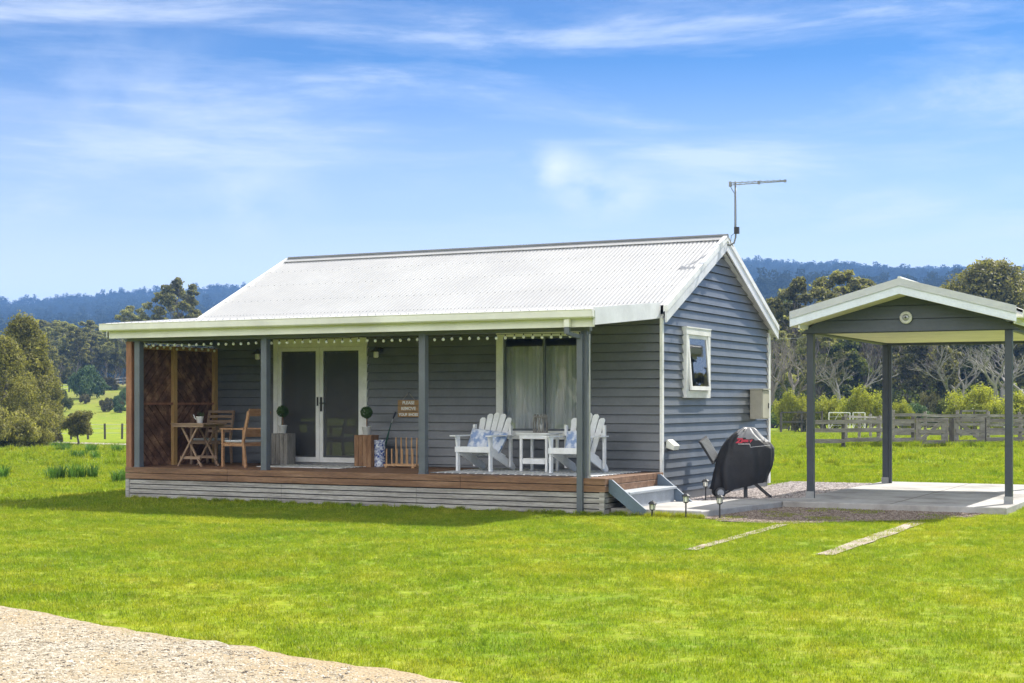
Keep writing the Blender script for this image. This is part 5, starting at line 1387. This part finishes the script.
def fill(d0, d1, T_, k0, k1, marg):
    d = d0
    while d < d1:
        hw = d * .345 + marg; s = -hw
        while s < hw:
            dd, ss = d + rs.uniform(-.3, .3) * T_, s + rs.uniform(-.3, .3) * T_
            x = CX + RV[0] * ss + FV[0] * dd; y = CY + RV[1] * ss + FV[1] * dd
            if lawn_ok(x, y): 
                g_ = 1 + .14 * mn.noise((x * .5, y * .5, 9)) + .12 * mn.noise((x * 2.2, y * 2.2, 3))
                pts.append((x, y, ground_z(x, y), rs.random() * 6.28, g_, rs.randint(k0, k1)))
            s += T_
        d += T_
fill(7.5, 24, .3, 0, 4, 2.2); fill(24, 42, .6, 5, 8, 3); fill(42, 100, 1.25, 9, 11, 4)
scatter('lawn_grass', pts, NT + FT + VT)
# rough grass tufts and dock-like clumps
def tuft(seed):
    r = np.random.default_rng(seed); n = 90; p = r.normal(0, .06, (n, 3)); p[:, 2] = -.01; a = r.uniform(0, 6.28, n); h = r.uniform(.07, .19, n); W = np.stack([np.cos(a), np.sin(a), a * 0], 1) * .0045
    Ln = np.stack([r.normal(0, .05, n), r.normal(0, .05, n), h], 1); m1 = p + Ln * [.4, .4, .6]; t = p + Ln
    return leafmesh('tuft', np.stack([p - W, p + W, m1 + W, m1 - W, m1 - W, m1 + W, t + W * .1, t - W * .1], 1).reshape(-1, 3), M['grass'])
pts = []
for i in range(1500):
    d = 8 + 72 * rs.random() ** .8; s = rs.uniform(-1, 1) * (d * .345 + 3); x = CX + RV[0] * s + FV[0] * d; y = CY + RV[1] * s + FV[1] * d
    if d < 34: continue
    if lawn_ok(x, y, .3): pts.append((x, y, ground_z(x, y), rs.random() * 6.28, rs.uniform(.5, 1.1) * (1 if d < 40 else 1.5), rs.randint(0, 2)))
for i in range(260):   # ranker growth under the fence, along deck and path edges
    u = rs.uniform(800, 1060); x, y = at(u, 56.8 + rs.uniform(-.5, .8)); pts.append((x, y, ground_z(x, y), rs.random() * 6, rs.uniform(1, 1.9), rs.randint(0, 2)))
for i in range(120):
    x = rs.uniform(XL - .1, .1); pts.append((x, -2.47 - rs.random() * .06, 0, rs.random() * 6, rs.uniform(.25, .55), rs.randint(0, 2)))
for i in range(40):
    x = rs.uniform(.1, 1.6); pts.append((x, -2.27 - rs.random() * .08, 0, rs.random() * 6, rs.uniform(.3, .6), rs.randint(0, 2)))
scatter('grass_tufts', pts, [tuft(i) for i in range(3)])
# pebbles
def peb_tile(seed, n, T_, lo, hi, m):
    r = random.Random(seed); b = MB()
    for i in range(n):
        s = r.uniform(lo, hi); x, y = r.uniform(-.5, .5) * T_ * 1.1, r.uniform(-.5, .5) * T_ * 1.1; a = r.random() * 6.28
        sx, sy, sz = s, s * r.uniform(.6, 1), s * r.uniform(.35, .6); k = len(b.v)
        for (ux_, uy_, uz_) in ((1, 0, 0), (.3, 1, .1), (-.9, .5, 0), (-.6, -.8, .1), (.6, -.8, 0), (.1, .1, 1), (.5, .2, .75), (-.3, -.4, .8)):
            px, py = ux_ * sx, uy_ * sy; b.v.append((x + px * cos(a) - py * sin(a), y + px * sin(a) + py * cos(a), uz_ * sz))
        b.f += [(k, k + 1, k + 6), (k + 1, k + 2, k + 5), (k + 2, k + 3, k + 7), (k + 3, k + 4, k + 7), (k + 4, k, k + 6), (k + 1, k + 5, k + 6), (k + 2, k + 7, k + 5), (k + 4, k + 6, k + 7), (k + 5, k + 7, k + 6)]
    o = b.build('pebbles', m, fix=False); me = o.data; bpy.data.objects.remove(o); return me
pts = []; x = -4.0
while x < 8:
    y = drive_edge(x)
    while y > drive_edge(x) - 4.2:
        d, s = ds(x, y)
        if d > 7.5 and abs(s) < d * .345 + 2:
            if y < drive_edge(x) - .04 - .1 * rs.random():
                dens = .5 + .5 * mn.noise((x * .8, y * .8, 4)); pts.append((x, y, ground_z(x, y) + .03, rs.random() * 6.28, rs.uniform(.8, 1.1), rs.choice((0, 1, 2) if dens > .4 else (3, 4))))
        y -= .28
    x += .28
scatter('driveway_pebbles', pts, [peb_tile(i, 150, .3, .005, .013, M['pebble']) for i in range(3)] + [peb_tile(5 + i, 100, .3, .004, .012, M['pebble']) for i in range(2)])
for nm, P_, z, m, sp in (('gravel_stones', GB, .045, M['bluepebble'], .3), ('apron_stones', GF, .012, M['brown'], .3)):
    pts = []; x = 0.1
    while x < 5.2:
        y = -2.9
        while y < 7.6:
            if inpoly(x, y, P_): pts.append((x, y, z, rs.random() * 6.28, 1, rs.randint(0, 2)))
            y += sp * .93
        x += sp * .93
    scatter(nm, pts, [peb_tile(10 + i, 110, .3, .008, .018, m) for i in range(3)])
# far forest on the hills
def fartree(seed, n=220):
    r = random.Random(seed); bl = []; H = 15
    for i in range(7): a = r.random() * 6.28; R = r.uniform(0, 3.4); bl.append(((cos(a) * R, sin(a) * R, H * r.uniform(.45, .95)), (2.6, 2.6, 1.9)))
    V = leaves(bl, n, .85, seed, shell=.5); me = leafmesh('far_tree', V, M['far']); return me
pts = []; d = 235
while d < 2050:
    stp = 7.0 + d * .0045; hw = d * .50 + 60; s = -hw
    if 1640 < d < 1960: stp *= .62
    while s < hw:
        dd, ss = d + rs.uniform(-.5, .5) * stp, s + rs.uniform(-.5, .5) * stp
        u = 512 + FPX * ss / dd
        ok = dd > 560 or (dd > 310 and u < 60) or (dd > 330 and u < 140 and mn.noise((ss * .02, dd * .02, 0)) > .15) or (u > 560 and dd > 215) or (dd > 420 and 150 < u < 560)
        if ok:
            x = CX + RV[0] * ss + FV[0] * dd; y = CY + RV[1] * ss + FV[1] * dd
            pts.append((x, y, ground_z(x, y) - 1.5, rs.random() * 6.28, rs.uniform(.55, 1.05) * (1.25 if rs.random() > .95 else 1), rs.randint(0, 3)))
        s += stp
    d += stp
for i in range(900):
    x, y = rs.uniform(-130, 40), rs.uniform(-175, -112)
    pts.append((x, y, -1.0 - 7 * (i % 2), rs.random() * 6.28, rs.uniform(.8, 1.25), rs.randint(0, 3)))
for i in range(260):
    x, y = rs.uniform(30, 110), rs.uniform(118, 190); pts.append((x, y, -5.0 - 3 * (i % 2), rs.random() * 6.28, rs.uniform(.8, 1.2), rs.randint(0, 3)))
print('forest', len(pts))
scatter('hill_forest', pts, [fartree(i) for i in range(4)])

# ------------------------------------------------------------------ haze
hm = bpy.data.materials.new('haze'); hm.use_nodes = True; nt = hm.node_tree; nt.nodes.remove(nt.nodes['Principled BSDF'])
pv_ = nt.nodes.new('ShaderNodeVolumePrincipled'); pv_.inputs['Color'].default_value = (.22, .45, .93, 1); pv_.inputs['Density'].default_value = HAZE = .00036; pv_.inputs['Anisotropy'].default_value = .1
nt.links.new(pv_.outputs[0], nt.nodes['Material Output'].inputs['Volume'])
lo = min(v[2] for v in gv) - 1; hi = 265
hb = MB().box(-3300, 3300, -3300, 3300, lo, hi).build('haze', hm); tag(hb, kind='stuff')

# ------------------------------------------------------------------ world, sun, camera
SUN = Vector((.27, .86, 1.0)).normalized()
el_ = math.asin(SUN.z); 
w = bpy.data.worlds.new('World'); SC.world = w; w.use_nodes = True; nt = w.node_tree; bg = nt.nodes['Background']
sky = nt.nodes.new('ShaderNodeTexSky'); sky.sky_type = 'NISHITA'; sky.sun_disc = False; sky.sun_elevation = el_; sky.sun_rotation = atan2(SUN.x, SUN.y)
sky.air_density = 1.0; sky.dust_density = .6; sky.ozone_density = 2.0; sky.altitude = 100
tc = nt.nodes.new('ShaderNodeTexCoord')
hs = nt.nodes.new('ShaderNodeHueSaturation'); hs.inputs['Saturation'].default_value = 1.35; hs.inputs['Value'].default_value = 1.0; nt.links.new(sky.outputs[0], hs.inputs['Color'])
# thin cirrus: noise over direction, stretched level, thicker near the horizon
mp = nt.nodes.new('ShaderNodeMapping'); mp.inputs['Scale'].default_value = (3.0, 2.0, 17); mp.inputs['Rotation'].default_value = (.34, .26, .3); nt.links.new(tc.outputs['Generated'], mp.inputs[0])
wn = nt.nodes.new('ShaderNodeTexNoise'); wn.inputs['Scale'].default_value = 1.25; wn.inputs['Detail'].default_value = 12; wn.inputs['Roughness'].default_value = .62; wn.inputs['Distortion'].default_value = .35; nt.links.new(mp.outputs[0], wn.inputs['Vector'])
cr = ramp(nt, [(.46, (0, 0, 0)), (.55, (.13, .13, .13)), (.68, (.55, .55, .55))]); nt.links.new(wn.outputs['Fac'], cr.inputs[0])
sx_ = nt.nodes.new('ShaderNodeSeparateXYZ'); nt.links.new(tc.outputs['Generated'], sx_.inputs[0])
dp_ = ramp(nt, [(.0, (1, 1, 1)), (.09, (.42, .82, 1.0)), (.20, (.05, .58, .98)), (.34, (.40, .52, .74)), (.6, (.80, .72, .62))]); nt.links.new(sx_.outputs[2], dp_.inputs[0])
hr_ = ramp(nt, [(.0, (.97, .97, .97)), (.045, (.80, .80, .80)), (.12, (.30, .30, .30)), (.22, (.03, .03, .03)), (.34, (.03, .03, .03)), (.6, (.15, .15, .15))]); nt.links.new(sx_.outputs[2], hr_.inputs[0])
CL = (11.5, 11.8, 12.2)
c1 = mix(nt, hr_.outputs[0], mix(nt, 1.0, hs.outputs[0], dp_.outputs[0], 'MULTIPLY'), (21.0, 19.3, 18.5))
c2 = mix(nt, cr.outputs[0], c1, CL)
def puff(u, v, rad, k):
    dv = Vector((RV[0] * (u - 512) / FPX + FV[0], RV[1] * (u - 512) / FPX + FV[1], (Y0 - v) / FPX)).normalized()
    m3 = nt.nodes.new('ShaderNodeMapping'); m3.vector_type = 'POINT'; m3.inputs['Scale'].default_value = (1, 1, 1.7); nt.links.new(tc.outputs['Generated'], m3.inputs[0])
    dd = nt.nodes.new('ShaderNodeVectorMath'); dd.operation = 'DISTANCE'; nt.links.new(m3.outputs[0], dd.inputs[0]); dd.inputs[1].default_value = (dv.x, dv.y, dv.z * 1.7)
    mr = nt.nodes.new('ShaderNodeMapRange'); mr.interpolation_type = 'SMOOTHSTEP'; mr.inputs[1].default_value = rad; mr.inputs[2].default_value = 0; mr.inputs[3].default_value = 0; mr.inputs[4].default_value = 1; nt.links.new(dd.outputs['Value'], mr.inputs[0])
    nf = nt.nodes.new('ShaderNodeTexNoise'); nf.inputs['Scale'].default_value = 22; nf.inputs['Detail'].default_value = 8; nt.links.new(m3.outputs[0], nf.inputs['Vector'])
    rr = ramp(nt, [(.36, (0, 0, 0)), (.66, (k, k, k))]); nt.links.new(nf.outputs['Fac'], rr.inputs[0])
    mu = nt.nodes.new('ShaderNodeMath'); mu.operation = 'MULTIPLY'; nt.links.new(mr.outputs[0], mu.inputs[0]); nt.links.new(rr.outputs[0], mu.inputs[1]); return mu.outputs[0]
for q_ in ((605, 195, .045, 1.3), (550, 172, .045, 1.0), (250, 205, .07, .6), (120, 90, .12, .25)): c2 = mix(nt, puff(*q_), c2, CL)
# unseen bright cloud bank, added behind the viewpoint to fill the shaded front
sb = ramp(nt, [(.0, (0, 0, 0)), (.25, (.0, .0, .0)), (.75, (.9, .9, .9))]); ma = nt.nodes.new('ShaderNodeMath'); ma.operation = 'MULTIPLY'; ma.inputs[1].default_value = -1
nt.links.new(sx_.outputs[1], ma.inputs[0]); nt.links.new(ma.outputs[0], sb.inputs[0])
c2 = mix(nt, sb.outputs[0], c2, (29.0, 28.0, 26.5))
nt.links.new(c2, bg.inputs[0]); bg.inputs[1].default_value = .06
sd = bpy.data.lights.new('sun', 'SUN'); sd.energy = 5.0; sd.angle = radians(.55); sd.color = (1, .955, .88)
so = bpy.data.objects.new('sun', sd); COL.objects.link(so); so.rotation_euler = (-SUN).to_track_quat('-Z', 'Y').to_euler()
cam = bpy.data.cameras.new('camera'); co = bpy.data.objects.new('camera', cam); COL.objects.link(co); SC.camera = co
co.location = (CX, CY, CZ); co.rotation_euler = (pi / 2, 0, TH); cam.sensor_width = 36; cam.lens = FPX / 1024 * 36
cam.shift_y = (Y0 - 341.5) / 1024; cam.clip_end = 9000; cam.clip_start = .1
SC.view_settings.view_transform = 'Standard'; SC.view_settings.look = 'None'; SC.view_settings.gamma = 1; SC.view_settings.exposure = .90
SC.cycles.use_denoising = True; SC.cycles.max_bounces = 7; SC.cycles.transparent_max_bounces = 12; SC.cycles.volume_bounces = 0
SC.cycles.sample_clamp_indirect = 6
